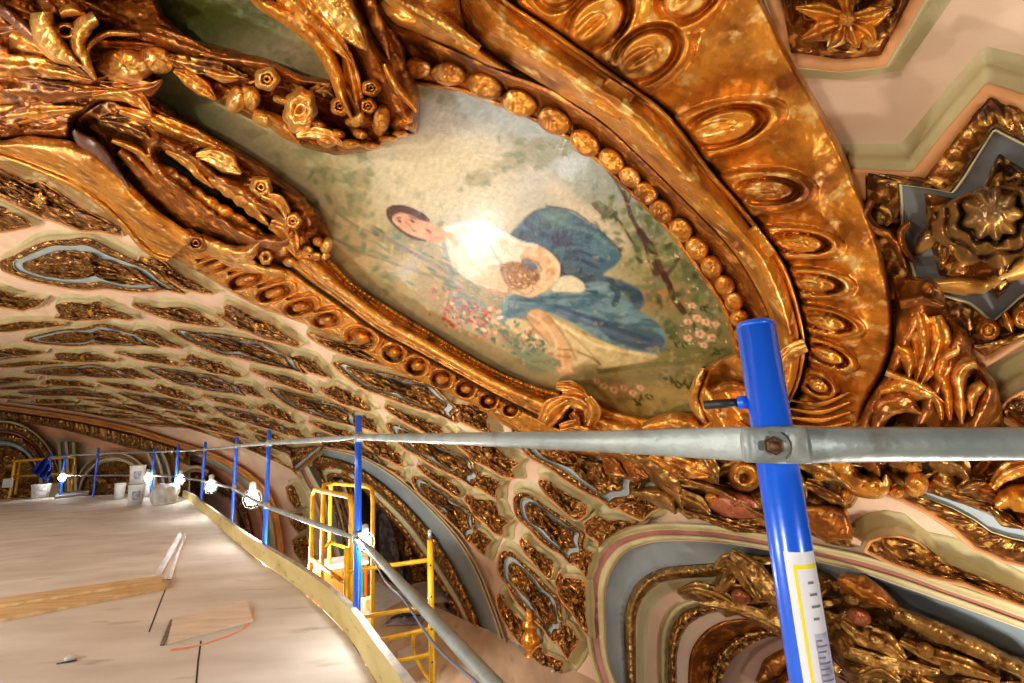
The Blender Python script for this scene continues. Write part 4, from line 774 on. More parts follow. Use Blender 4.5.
# ------------------------------------------------------------------ smooth cove left of it and the rose cartouche
cv = thing('gilded_cove', 'smooth gilded cove moulding sweeping in from the left edge below the rose cartouche', 'moulding', at(60, 165, .1))
UP = [(-80,108),(-30,128),(0,140),(24,136),(50,138),(74,142),(97,153),(127,180),(156,209),(180,226),(196,236)]
LO = [(-80,128),(-30,146),(0,157),(22,166),(49,178),(78,192),(105,212),(124,230),(138,247),(152,258),(166,262)]
mb = MB(); mb.band(UP, LO, [(0, .1)] + [(k, .16 + .18 * math.sin((k * .8 + .2) * PI)) for k in np.linspace(0, .86, 10)] + [(.88, .26), (.94, .27), (1, .0)], 120, hfun=lambda k, t, q: .02 * fbm(t * 12, k * 3 + 0 * t, 2)); mb.build('curved_face', GOLD, cv)
mb = MB(); mb.stroke([(74,130),(82,140),(96,150),(112,168),(130,188)], [3,9,8,5,2], .06, .26, base=.15); mb.build('worn_edge', mat('worn_purple_brown', lin(110, 74, 62), lin(80, 50, 40), 9, .35, .4), cv)
ct = thing('rose_cartouche', 'gilded cartouche with a dark slot and carved roses on the lower left of the painting', 'carving', at(240, 200, .1))
CP = [(66,128),(84,104),(110,92),(150,92),(170,106),(191,122),(228,142),(269,166),(301,191),(321,210),(333,237),(330,255),(315,263),(290,266),(262,264),(230,260),(205,254),(186,236),(160,212),(127,183),(97,156),(74,145)]
SLOT = np.array([(160,153),(172,158),(186,167),(206,184),(228,198),(248,210),(268,220),(280,232),(262,230),(238,219),(214,203),(192,185),(172,170)], float)
fC = leafage(51, 70, .05, .12, 3)
def cart(x, y):
    P = np.stack([x, y], -1); ins = inside(P, SLOT); _, d, _ = near_poly(P, SLOT); sd = np.where(ins, -d, d)
    h = .10 + .20 * np.exp(-((sd - 11) / 10) ** 2) + .08 * np.exp(-((sd - 30) / 9) ** 2) + .07 * fC((x - 200) / 130, (y - 180) / 80) + .02 * fbm(x / 6, y / 6, 3)
    return np.where(sd < 4, .02 + (h - .02) * np.clip((sd + 3) / 7, 0, 1), h)
mb = MB(); mb.patch(CP, cart, 1.5, edge=.0, round_=8); mb.build('carved_ground', BRONZE, ct)
def lf(parent, pts, w, H, h0, m_=GOLD, ribs=2, name='carved_leaf', **k):
    mb = MB(); w = [v * 1.28 for v in w]; w[-1] = min(w[-1], 1.5); mb.stroke(pts, w, H * .85, h0, ribs=ribs, m=15, base=.05, **k); return mb.build(name, m_, parent)
lf(ct, [(146,160),(166,172),(196,196),(228,216),(258,234),(278,242)], [3,7,7,7,6,2], .10, .22, GOLD, 0, beads=9, bead=.25)
lf(ct, [(120,150),(150,180),(190,212),(226,232),(252,240)], [4,6,7,6,3], .08, .22, BRONZE, 1)
lf(ct, [(112,140),(140,152),(168,182),(196,206)], [2,4,5,2], .08, .26, GOLD, 1)
lf(ct, [(166,150),(188,160),(202,176),(214,188)], [2,6,5,1], .09, .24, GOLD, 2)
lf(ct, [(196,156),(212,156),(226,163),(241,174)], [3,8,9,2], .10, .26, GOLDB, 3)
lf(ct, [(208,178),(226,188),(244,200),(258,214),(270,226)], [4,6,7,6,2], .10, .24, GOLD, 0, beads=5)
lf(ct, [(262,196),(276,202),(284,214),(286,228)], [3,7,6,2], .10, .26, GOLDB, 2)
lf(ct, [(270,224),(284,230),(292,244),(296,256)], [4,8,8,4], .11, .26, GOLD, 2)
lf(ct, [(120,110),(150,120),(190,136),(226,150)], [3,8,8,2], .10, .2, GOLD, 2)
lf(ct, [(100,120),(124,124),(148,136),(160,150)], [3,7,6,2], .10, .2, GOLDD, 2)
lf(ct, [(140,100),(170,118),(210,140),(250,166),(286,190)], [2,3,3,3,2], .05, .2, BRONZE, 0)
lf(ct, [(160,240),(172,236),(190,238),(206,242)], [3,7,8,4], .08, .2, GOLD, 0)
lf(ct, [(200,238),(212,246),(228,254),(246,254),(260,242)], [4,7,8,7,2], .12, .26, GOLDB, 1)
lf(ct, [(206,250),(232,262),(256,268),(276,272)], [2,4,5,3], .08, .2, GOLDB, 1)
def rose(parent, x, y, r, ry=None, rot=0., h0=.28, pet=5, m_=GOLDB, dish=.8, nm='carved_rose'):
    mb = MB(); mb.disc(x, y, r, ry or r, rot=rot, H=.07, h0=h0, petals=pet, dish=dish, amp=.06, n=54)
    o = mb.build(nm, m_, parent)
    if r > 7: mb = MB(); mb.disc(x, y, r * .45, (ry or r) * .45, rot=rot + .5, H=.06, h0=h0 + .005, petals=3, dish=.9, amp=.05, n=30); mb.build('rose_centre', m_, o)
    return o
rose(ct, 261, 187, 12, 11, .4); rose(ct, 293, 221, 9); rose(ct, 196, 243, 12, 10, .2, .32, 0, BRONZE, .9); rose(ct, 266, 257, 7, 8, 0, .26, 6)
for x, y, a, b, r_ in ((150,161,5,4,0),(274,272,12,5,.1),(300,240,7,6,0),(308,250,7,5,.5),(316,256,6,5,0),(326,246,6,9,.3),(306,262,8,4,.2),(290,262,7,5,0),(283,250,6,6,0),(318,242,6,5,.4),(250,262,7,4,.2),(325,256,5,4,0),(298,252,5,5,0)):
    mb = MB(); mb.disc(x, y, a, b, rot=r_, H=.08, h0=.22); mb.build('carved_bud', GOLDB if (x * 7) % 3 else GOLD, ct)
# upper left mass: foliage fan, horn and festoon of roses
fe = thing('rose_festoon', 'gilded festoon of leaves and open roses hanging over the upper left of the painting', 'carving', at(250, 90, .1))
UPM = [(-90,-90),(150,-90),(155,-10),(166,16),(185,33),(205,42),(234,49),(261,59),(297,73),(327,78),(344,92),(360,110),(390,124),(417,134),(398,140),(382,146),(366,153),(336,156),(318,152),(302,147),(286,134),(273,127),(251,120),(234,112),(217,103),(200,86),(180,71),(168,68),(158,78),(156,94),(120,96),(96,104),(76,122),(70,140),(24,137),(0,141),(-30,128),(-90,104)]
fU = leafage(61, 120, .03, .07, 5)
mb = MB(); mb.patch(UPM, lambda x, y: .16 + .10 * fU((x - 160) / 260, (y - 40) / 130) + .04 * fbm(x / 30, (y - x * .15) / 4, 5) * 1.6 * np.clip((170 - x) / 60, 0, 1) + .03 * fbm(x / 9, y / 6, 8) + .06 * np.clip((120 - x) / 120, 0, 1), 1.5, edge=.0, round_=9); mb.build('carved_ground', BRONZE, fe)
for k, (pts, w) in enumerate((([(-60,64),(0,66),(50,70),(92,80)], [8,11,9,2]), ([(-60,96),(0,90),(60,92),(118,90)], [9,12,9,2]), ([(-60,124),(-10,118),(40,112),(84,108)], [9,10,7,2]))):
    lf(fe, pts, w, .07, .25, BRONZE if k == 1 else GOLD, 2, name='fan_blade')
lf(fe, [(-40,-30),(0,6),(36,38),(64,58),(92,78)], [3,5,5,4,2], .08, .3, mat('worn_rosy_gilt', lin(150, 100, 66), lin(104, 60, 34), 8, .35, .6), 1, name='fan_blade')
lf(fe, [(-40,-4),(0,30),(34,44),(70,60)], [8,12,8,3], .08, .22, GOLD, 2, name='fan_blade')
lf(fe, [(-10,-30),(14,0),(34,26),(44,40)], [8,12,8,2], .08, .22, GOLD, 2, name='fan_blade')
lf(fe, [(42,12),(44,30),(58,50),(82,66)], [9,12,9,2], .15, .3, GOLDB, 0, name='horn')
lf(fe, [(96,18),(84,26),(78,42),(84,60),(96,80)], [6,9,7,5,2], .15, .3, GOLDB, 0, name='horn')
mb = MB(); mb.disc(66, 31, 13, 10, rot=.1, H=.10, h0=.3, dish=.85); mb.build('horn_mouth', GOLD, fe)
lf(fe, [(60,14),(72,10),(86,14)], [4,6,3], .1, .3, GOLD, 0, name='horn')
lf(fe, [(84,56),(90,44),(106,34),(122,33),(140,34)], [3,3,2.5,2.5,1], .1, .3, GOLD, 0, name='thin_rail')
mb = MB(); mb.disc(124, 66, 30, 19, rot=.1, H=.15, h0=.2, n=60); mb.disc(156, 60, 20, 14, rot=.2, H=.12, h0=.2); mb.build('rounded_boss', GOLDB, fe)
lf(fe, [(100,84),(124,90),(150,88),(162,80)], [3,8,9,3], .1, .22, BRONZE, 2)
lf(fe, [(92,96),(120,92),(140,100),(152,116)], [2,7,7,2], .1, .24, GOLD, 2)
lf(fe, [(112,30),(150,34),(190,48),(222,58)], [3,8,8,3], .09, .2, BRONZE, 2)
lf(fe, [(160,56),(190,64),(222,70),(250,80)], [3,7,7,2], .1, .22, GOLDD, 2)
lf(fe, [(174,70),(190,78),(206,90),(216,100)], [2,7,7,2], .1, .2, GOLD, 3)
lf(fe, [(200,54),(232,60),(262,64),(300,80),(330,84)], [3,6,5,4,2], .08, .2, BRONZE, 1)
lf(fe, [(204,70),(226,76),(248,76)], [3,6,3], .09, .22, GOLD, 2)
lf(fe, [(258,112),(270,118),(286,130),(300,144)], [2,6,7,2], .1, .22, GOLD, 1)
lf(fe, [(296,136),(312,132),(330,136),(344,146)], [2,6,6,2], .1, .24, GOLDB, 3)
lf(fe, [(310,92),(326,90),(336,98)], [3,7,3], .1, .22, GOLDD, 2)
rose(fe, 267, 79, 13, 12, 0, .30, 5, GOLDB, .95); rose(fe, 300, 110, 17, 23, .15, .3, 7, GOLDB, .55); rose(fe, 340, 106, 10, 10, 0, .3, 5, GOLD, .95)
for x, y, a, b, r_ in ((236,100,10,14,.3),(250,97,10,13,-.5),(263,119,12,8,.6),(281,100,9,4,.3),(326,142,10,5,.2),(350,144,11,5,0),(360,134,8,5,.3),(338,134,8,5,.4),(318,124,9,5,.3),(372,146,9,4,0),(388,139,10,4,-.1),(352,122,7,5,0),(400,134,8,4,0)):
    mb = MB(); mb.disc(x, y, a, b, rot=r_, H=.09, h0=.24, petals=3 if a > 8 else 0, amp=.06, n=30); mb.build('carved_petal', GOLDB if x < 300 else GOLD, fe)
# long draped leaf from the top edge down to the festoon's end
dl = thing('draped_leaf', 'long gilded draped leaf falling from the top edge to the end of the rose festoon', 'carving', at(330, 40, .2))
DP = [(230,-90),(362,-90),(364,-14),(378,12),(394,26),(404,44),(408,64),(418,84),(421,100),(418,134),(396,130),(378,128),(360,130),(348,120),(340,98),(334,78),(327,60),(314,44),(300,32),(278,19),(254,6),(236,-10)]
mb = MB(); mb.patch(DP, lambda x, y: .30 + .05 * np.sin((x - y * .55) / 7.5) + .03 * fbm(x / 9, y / 9, 9) - .10 * np.clip((x - 370 - (y - 60) * .2) / 30, 0, 1), 1.7, edge=.04, round_=8); mb.build('leaf_body', BRONZE, dl)
lf(dl, [(244,-20),(262,2),(292,20),(318,42),(334,70),(342,96),(352,118)], [5,6,7,7,6,5,2], .08, .34, GOLD, 1, name='leaf_rib')
lf(dl, [(270,-30),(292,-2),(316,22),(338,44),(352,62)], [8,11,11,9,2], .09, .34, GOLD, 2, name='leaf_rib')
lf(dl, [(310,-40),(326,-8),(342,18),(360,42),(368,50)], [10,15,15,11,3], .11, .34, GOLDB, 3, name='leaf_rib')
lf(dl, [(346,52),(352,80),(356,100),(362,122)], [4,7,7,4], .08, .3, GOLD, 2, name='leaf_rib')
lf(dl, [(384,64),(394,84),(406,98),(417,112)], [2,3.5,3.5,2], .07, .3, GOLD, 0, name='leaf_rib')
lf(dl, [(360,-30),(372,10),(384,40),(390,60)], [4,6,6,2], .08, .28, BRONZE, 0, name='leaf_rib')
rose(dl, 371, 88, 10, 9, 0, .32, 5, GOLD, .8); rose(dl, 368, 106, 9, 8, 0, .32, 5, GOLD, .9)
mb = MB(); mb.disc(381, 120, 9, 16, rot=.1, H=.1, h0=.28); mb.build('carved_petal', GOLD, dl)
mb = MB(); mb.disc(358, 118, 7, 10, rot=.4, H=.09, h0=.3); mb.build('carved_petal', GOLDB, dl)
mb = MB(); mb.disc(402, 122, 12, 9, rot=-.4, H=.08, h0=.22); mb.build('carved_petal', GOLD, dl)
# ------------------------------------------------------------------ acanthus carvings below the frame
ap = thing('acanthus_carving', 'gilded acanthus and shell carving hanging below the frame, behind the near horizontal rail', 'carving', at(700, 490, .1))
fA = leafage(71, 130, .05, .11, 2.6)
mb = MB(); mb.patch([(572,446),(640,446),(720,446),(800,440),(870,436),(940,430),(1010,424),(1003,450),(985,455),(960,462),(945,474),(930,480),(925,492),(912,500),(895,500),(875,492),(858,480),(862,494),(852,508),(838,512),(828,504),(836,512),(856,528),(850,548),(832,545),(812,536),(790,528),(770,534),(752,534),(735,528),(716,520),(700,516),(688,520),(676,508),(662,486),(648,480),(630,482),(618,478),(606,464),(590,456)],
    lambda x, y: .08 + .18 * fA((x - 780) / 230, (y - 485) / 70) + .02 * fbm(x / 7, y / 7, 3), 1.5, edge=-.01, round_=8); mb.build('carved_ground', ANTIQUE, ap)
for pts, w, m_, rb in (([(600,450),(630,456),(656,470),(674,490),(684,512)], [5,8,9,9,3], ANTIQUE, 1), ([(650,454),(668,462),(690,470),(712,476)], [4,9,10,4], GOLD, 3), ([(700,452),(706,464),(712,476),(718,484)], [7,9,9,4], ANTIQUE, 2),
    ([(606,456),(614,468),(626,476)], [4,8,3], BRONZE, 3), ([(624,458),(634,470),(648,478)], [4,8,3], BRONZE, 3), ([(664,486),(680,496),(698,504),(712,516)], [3,7,7,2], ANTIQUE, 2),
    ([(688,480),(720,492),(748,508),(776,522)], [2,5,5,2], ANTIQUE, 1), ([(676,508),(704,516),(736,526),(768,532)], [2,4,5,2], GOLDD, 2), ([(800,462),(818,466),(836,476),(852,490)], [5,9,9,3], ANTIQUE, 2),
    ([(806,482),(822,488),(840,498),(846,508)], [4,7,8,3], GOLDD, 2), ([(840,458),(846,474),(862,486),(884,486),(886,474)], [8,9,9,9,4], GOLD, 0), ([(862,460),(874,466),(880,476)], [4,6,3], BRONZE, 0),
    ([(800,512),(816,518),(836,526),(852,538)], [6,12,16,12], BRONZE, 0), ([(930,458),(945,462),(960,466),(970,480)], [6,10,10,3], ANTIQUE, 2), ([(890,458),(906,462),(922,470)], [6,9,5], ANTIQUE, 1),
    ([(632,492),(650,494),(668,502),(676,514)], [2,6,8,3], ANTIQUE, 1), ([(760,470),(778,476),(798,484),(806,500)], [4,8,8,3], ANTIQUE, 2), ([(616,450),(650,448),(700,450)], [5,6,3], GOLD, 0)):
    lf(ap, pts, w, .12, .18, m_, rb)
for x, y, a, b, m_ in ((745,476,17,16,GOLD),(735,506,30,14,None),(712,498,8,6,GOLD),(878,486,9,7,GOLD),(916,484,13,13,GOLD),(897,492,8,6,GOLD),(912,466,10,9,GOLD),(820,476,8,6,GOLD),(846,496,8,8,GOLD),(700,470,16,12,GOLD),(636,478,8,5,BRONZE)):
    mb = MB(); mb.disc(x, y, a, b, rot=.15, H=.10, h0=.18, dish=.5 if a == 17 else 0, n=36); mb.build('cabochon' if m_ is None else 'carved_boss', m_ or mat('rosy_cabochon', lin(184, 112, 78), lin(156, 84, 54), 9, .35, .3, .2), ap)
ab = thing('acanthus_bracket', 'gilded acanthus bracket to the right of the fluted frame border, above the near rail', 'carving', at(920, 360, .1))
mb = MB(); mb.patch([(890,272),(930,276),(942,286),(948,300),(958,322),(968,330),(976,350),(984,366),(996,380),(1002,400),(1008,425),(1010,450),(850,450),(856,420),(866,400),(884,374),(893,345)],
    lambda x, y: .22 + .07 * np.sin((x * .9 + y * .45) / 8) + .03 * fbm(x / 8, y / 8, 3), 1.7, edge=0, round_=9); mb.build('carved_ground', BRONZE, ab)
for pts, w, m_, rb in (([(918,312),(924,340),(922,362),(916,382)], [6,12,9,3], GOLD, 2), ([(934,316),(938,340),(930,366),(920,386)], [6,12,9,3], GOLD, 2), ([(896,346),(906,352),(910,368),(908,380)], [4,8,6,2], GOLD, 1),
    ([(886,372),(906,380),(928,390),(944,402)], [3,4,4,3], GOLDB, 0), ([(880,392),(900,386),(924,392),(938,402),(942,420)], [4,8,9,6,3], GOLD, 1), ([(876,430),(884,408),(902,402),(922,414)], [4,10,10,3], BRONZE, 0), ([(880,436),(905,434),(930,430)], [5,9,4], GOLDB, 1),
    ([(958,350),(944,358),(940,372),(946,390),(950,420)], [6,8,6,6,4], GOLD, 1), ([(976,362),(964,366),(958,376),(960,392),(962,424)], [5,9,6,6,4], GOLDB, 1), ([(984,384),(972,396),(972,416)], [5,8,5], GOLD, 1), ([(900,304),(922,300),(944,306)], [4,6,3], BRONZE, 0)):
    lf(ab, pts, w, .10, .24, m_, rb)
# blossoms and scroll of the large panels at the right edge
pl = thing('carved_blossom', 'large gilded acanthus blossom on the big panel at the right edge', 'carving', at(970, 240, .1))
fB = leafage(81, 60, .1, .2, 2.)
def shell(x, y):
    dx = x - 992; dy = y - 214; r = np.hypot(dx / 60, dy / 52); a = np.arctan2(dy, dx)
    h = .10 + .20 * np.sqrt(np.clip(1 - (r * .95) ** 2, 0, 1)) + .05 * np.cos(a * 9) * np.clip(r * 1.4 - .3, 0, 1) + .012 * fbm(x / 7, y / 7, 3)
    return h - .09 * np.exp(-((r - .52 - .05 * np.cos(a * 9)) / .05) ** 2) - .06 * np.exp(-((r - .78 - .05 * np.cos(a * 7)) / .04) ** 2)
mb = MB(); mb.patch([(912,256),(916,238),(928,222),(940,206),(962,194),(985,186),(1010,184),(1040,190),(1070,220),(1060,250),(1034,260),(1018,276),(1000,282),(985,272),(974,284),(958,270),(944,276),(930,262)], shell, 1.4, edge=.08, round_=6); mb.build('shell_relief', mat('aged_green_gold', lin(172, 124, 62), lin(108, 84, 54), 6, .3, .55, .2, 26, c3=lin(224, 166, 80), lo3=.52, hi3=.66, scale3=8), pl)
mb = MB(); mb.patch([(892,277),(915,284),(940,292),(966,297),(984,294),(1004,285),(1030,278),(1070,270),(1070,236),(1030,250),(1004,268),(985,280),(960,276),(935,278)], lambda x, y: .17 + .05 * np.exp(-((x - 986) / 9) ** 2 - ((y - 284) / 7) ** 2), 2, edge=.08, round_=7); mb.build('lower_petal', mat('yellow_gilt', lin(236, 186, 100), lin(216, 156, 70), 4, .3, .5), pl)
mb = MB(); lf(pl, [(872,200),(866,214),(874,228),(890,236),(900,252),(906,268)], [3,4,4,4,4,2], .08, .14, BRONZE, 0, name='carved_tendril'); lf(pl, [(880,206),(890,214),(886,226)], [3,5,3], .08, .14, GOLDD, 0, name='carved_tendril'); lf(pl, [(910,222),(900,234),(904,250),(914,262)], [2,4,4,2], .08, .14, BRONZE, 0, name='carved_tendril')
ss = thing('carved_scroll', 'row of gilded rosettes and scrolls edging the big panel, right of the acanthus bracket', 'carving', at(990, 325, .1))
for x, y, r in ((988,330,13),(1024,318,13),(1058,306,13)):
    mb = MB(); mb.disc(x, y, r, r * .9, H=.07, h0=.14, dish=.4, n=40); mb.disc(x, y, r * .6, r * .55, H=.09, h0=.14); mb.build('scroll_boss', GOLD, ss)
lf(ss, [(974,346),(1000,342),(1020,336),(1060,320)], [2,3,3,2], .06, .13, GOLDD, 0, name='scroll_edge'); lf(ss, [(1004,312),(1008,322),(1012,332)], [2,5,2], .07, .15, GOLD, 1, name='scroll_leaf')
sw = thing('carved_leaf_spray', 'gilded leaf spray above the blue-grey field at the right edge, under the near rail', 'carving', at(1000, 480, .1))
mb = MB(); mb.patch([(955,490),(962,478),(972,462),(990,452),(1024,446),(1070,450),(1070,540),(1040,534),(1020,530),(1004,520),(990,504),(972,498)], lambda x, y: .15 + .1 * fB((x - 1000) / 60, (y - 490) / 45), 1.6, edge=.08, round_=6); mb.build('carved_ground', BRONZE, sw)
for pts, w, m_, rb in (([(992,488),(1004,474),(1024,466),(1050,468)], [4,8,8,3], GOLD, 2), ([(996,506),(1010,498),(1030,500),(1050,508)], [5,11,11,4], GOLD, 1), ([(958,490),(972,484),(986,482)], [3,7,3], GOLDD, 2), ([(990,506),(1006,520),(1024,528)], [3,6,4], GOLDD, 2)):
    lf(sw, pts, w, .10, .2, m_, rb)
fl = thing('gilt_flower', 'gilded flower filling the angular panel at the top edge, right of the frame', 'carving', at(846, 20, .1))
for pts in ([(846,22),(824,30),(800,40)], [(846,18),(820,12),(796,8)], [(850,24),(854,36),(858,48)], [(852,18),(872,16),(892,8)], [(848,14),(846,-6),(844,-20)], [(850,22),(868,32),(874,44)], [(842,24),(836,38),(828,48)]):
    lf(fl, pts, [4,9,3], .09, .13, GOLD, 2, name='petal')
mb = MB(); mb.disc(847, 19, 9, 8, H=.08, h0=.16, petals=5); mb.build('flower_centre', GOLDB, fl)
# ------------------------------------------------------------------ materials of the scaffold
PLY = mat('plywood', lin(216, 209, 198), lin(194, 185, 171), 1.2, .7, 0, .08, 30, stretch=(1, 3.5, 1), c3=lin(150, 128, 104), lo3=.62, hi3=.8, scale3=2.2)
PLYD = mat('plywood_worn', lin(214, 190, 162), lin(184, 158, 130), 1.6, .75, 0, .08, 30, stretch=(3, 1, 1), c3=lin(150, 120, 92), lo3=.6, hi3=.8, scale3=3)
PINE = mat('pine_board', lin(216, 186, 136), lin(188, 152, 98), 3, .6, 0, .1, 20, stretch=(1, 8, 1))
TOEM = mat('toe_board_timber', lin(216, 196, 132), lin(190, 166, 98), 1.5, .6, 0, .1, 30, stretch=(1, 1, 4), c3=lin(110, 92, 60), lo3=.6, hi3=.75, scale3=6)
BLUE = mat('blue_post_paint', lin(28, 104, 240), lin(22, 90, 222), 6, .28, .1, .03, 40, coat=.4)
GALV = mat('galvanised_tube', lin(172, 180, 174), lin(140, 150, 148), 7, .45, .3, .12, 50, c3=lin(120, 110, 96), lo3=.58, hi3=.75, scale3=14)
RUST = mat('rusty_bolt', lin(120, 86, 60), lin(70, 48, 34), 40, .5, .6, .3, 80)
YELL = mat('yellow_scaffold_paint', lin(236, 184, 20), lin(206, 150, 16), 12, .4, .1, .05, 40, c3=lin(120, 100, 50), lo3=.66, hi3=.74, scale3=30)
WHITE = mat('white_plastic', lin(224, 224, 222), lin(196, 196, 196), 5, .45)
BLACK = mat('black_rubber', lin(34, 32, 34), None, rough=.5)
SEAM = mat('dark_gap', lin(40, 32, 26), None, rough=.9)
ORP = mat('orange_marking', lin(236, 120, 66), lin(214, 168, 136), 9, .7)
ORB = mat('orange_case_plastic', lin(222, 96, 26), lin(196, 80, 22), 8, .45)
GREEN = mat('green_band', lin(40, 130, 84), None, rough=.5)
CLEAR = mat('dusty_plastic_film', lin(214, 206, 198), lin(184, 174, 166), 6, .25, 0, .3, 30)
BULB = mat('lit_bulb', (1, .97, .92, 1), None, emit=60)
CAGE = mat('lamp_plastic', lin(210, 205, 196), None, rough=.4)
# ------------------------------------------------------------------ upper deck
BE = [(470,830),(430,768),(403,725),(376,683),(350,640),(326,613),(303,593),(280,576),(259,561),(240,546),(223,531),(208,517),(200,511),(192,503),(182,497.5)]
be = on_z(*np.array(BE, float).T, 0.)[:, :2]
FE = [(176,495),(160,492.5),(140,493),(114,494.6),(60,497),(0,499),(-120,505)]
fe_ = on_z(*np.array(FE, float).T, 0.)[:, :2]
be_s = smooth(be, 60)
near_xy = cam_at(772, 443, .50)[:2]
start = [(6., -5.), (1.6, -1.2), (near_xy[0] + .12, near_xy[1] - .02)]
dk = start + be_s.tolist() + fe_.tolist() + [(-16., -5.)]
mb = MB(); mb.prism(dk, -.12, 0.); fl0 = mb.build('floor', PLY, smooth_=False); struct(fl0)
def gpoly(parent, px, z0, z1, name, m, bevel=0.):
    q = on_z(*np.array(px, float).T, 0.)[:, :2]
    if np.sum(q[:, 0] * np.roll(q[:, 1], -1) - q[:, 1] * np.roll(q[:, 0], -1)) < 0: q = q[::-1]
    mb = MB(); mb.prism(q.tolist(), z0, z1); return mb.build(name, m, parent, smooth_=False, bevel=bevel)
def gline(px, w, z1, name, m, parent):
    q = on_z(*np.array(px, float).T, 0.)[:, :2]; d = np.gradient(q, axis=0); d /= np.linalg.norm(d, axis=1, keepdims=True); nn = np.stack([-d[:, 1], d[:, 0]], -1)
    P = np.vstack([q + nn * w, (q - nn * w)[::-1]]); mb = MB(); mb.prism(P.tolist(), 0.0005, z1); return mb.build(name, m, parent, smooth_=False)
gline([(166,588),(158,608),(149,632)], .004, .0012, 'floor_joint', SEAM, fl0)
gline([(201,641),(198,662),(195,700)], .004, .0012, 'floor_joint', SEAM, fl0)
#, .004, .0012, 'floor_joint', SEAM, fl0)
#,(60,531),(130,520),(180,513)], .003, .0012, 'floor_joint', SEAM, fl0)
#,652),(-60,676)], .003, .0012, 'floor_joint', SEAM, fl0)
#,(262,650),(240,622),(220,590),(196,552),(184,530)], .002, .0010, 'sheet_joint', mat('faint_joint', lin(150,134,114), None, rough=.9), fl0)
gline([(171,650),(188,648),(205,644),(226,637),(244,629),(251,620),(252,610)], .014, .0014, 'spray_mark', ORP, fl0)
sh = gpoly(None, [(167,645),(173,620),(246,602),(253,622)], .001, .014, 'plywood_offcut', mat('pale_plywood', lin(222, 206, 184), lin(204, 184, 158), 3, .7, stretch=(1, 5, 1))); tag(sh, 'thin square plywood offcut lying on the deck beside an orange line', 'plywood sheet')
st = gpoly(None, [(160,646),(170,621),(174,620),(164,646)], .001, .008, 'metal_strip', mat('tarnished_strip', lin(150, 126, 96), lin(100, 80, 60), 30, .4, .5)); tag(st, 'short brown metal strip lying against the left side of the plywood offcut', 'strip')
p1 = gpoly(None, [(-90,640),(166,590),(164,580),(-90,620)], .001, .022, 'pine_plank', PINE, .002); tag(p1, 'long wide pine plank lying on the deck, underneath a narrower one', 'plank')
p2 = gpoly(None, [(-90,626),(162,585.5),(161,580.5),(-90,617)], .023, .045, 'pine_plank', PINE, .002); tag(p2, 'narrower pine plank lying on top of the wide one on the deck', 'plank')
f1_ = gpoly(None, [(152,578),(176,538),(180,532),(182,536),(160,578)], .001, .006, 'plastic_strip', CLEAR); tag(f1_, 'wide crumpled strip of clear plastic lying beyond the end of the planks', 'plastic strip')
f2_ = gpoly(None, [(166,580),(182,540),(184,534),(186,536),(171,580)], .001, .006, 'plastic_strip', CLEAR); tag(f2_, 'narrow strip of clear plastic lying right of the wide crumpled one', 'plastic strip')
c = on_z(70, 660, 0.); mb = MB(); mb.lathe(c, [(.001, 0), (.02, 0), (.026, .012), (.018, .02), (.004, .022)], 9); tag(mb.build('plaster_crumb', WHITE), 'small white plaster crumb lying on the deck in the foreground', 'debris')
c = on_z(66, 664, 0.); mb = MB(); mb.tube([c + [-.05, .0, .004], c + [0, .01, .006], c + [.03, .03, .004]], .004, 6); tag(mb.build('wire_scrap', BLACK), 'dark scrap of wire beside the white plaster crumb on the deck', 'debris')
# toe board in three lengths
tp = be_s; segs = [(0, 17), (17, 34), (34, 59)]
lb = ['nearest length of timber toe board, running out of the bottom of the picture', 'yellowed middle length of timber toe board, left of the tallest blue post', 'farthest curved length of timber toe board, ending near the white buckets']
for (a, b), l in zip(segs, lb):
    q = tp[a:b + 1]; d = np.gradient(q, axis=0); d /= np.linalg.norm(d, axis=1, keepdims=True); nn = np.stack([d[:, 1], -d[:, 0]], -1)
    t = thing('toe_board', l, 'toe board', (*q[0], 0)); P = np.vstack([q + nn * .004, (q + nn * .034)[::-1]])
    mb = MB(); mb.prism(P.tolist() if np.sum(P[:,0]*np.roll(P[:,1],-1)-P[:,1]*np.roll(P[:,0],-1))>0 else P[::-1].tolist(), .001, .15); mb.build('board', TOEM, t, smooth_=False)
    P = np.vstack([q + nn * .002, (q + nn * .037)[::-1]]); mb = MB(); mb.prism(P.tolist(), .1505, .154); mb.build('top_edge_strip', mat('grey_top_edge', lin(150, 150, 150), lin(190, 180, 160), 12, .5, .3), t, smooth_=False)
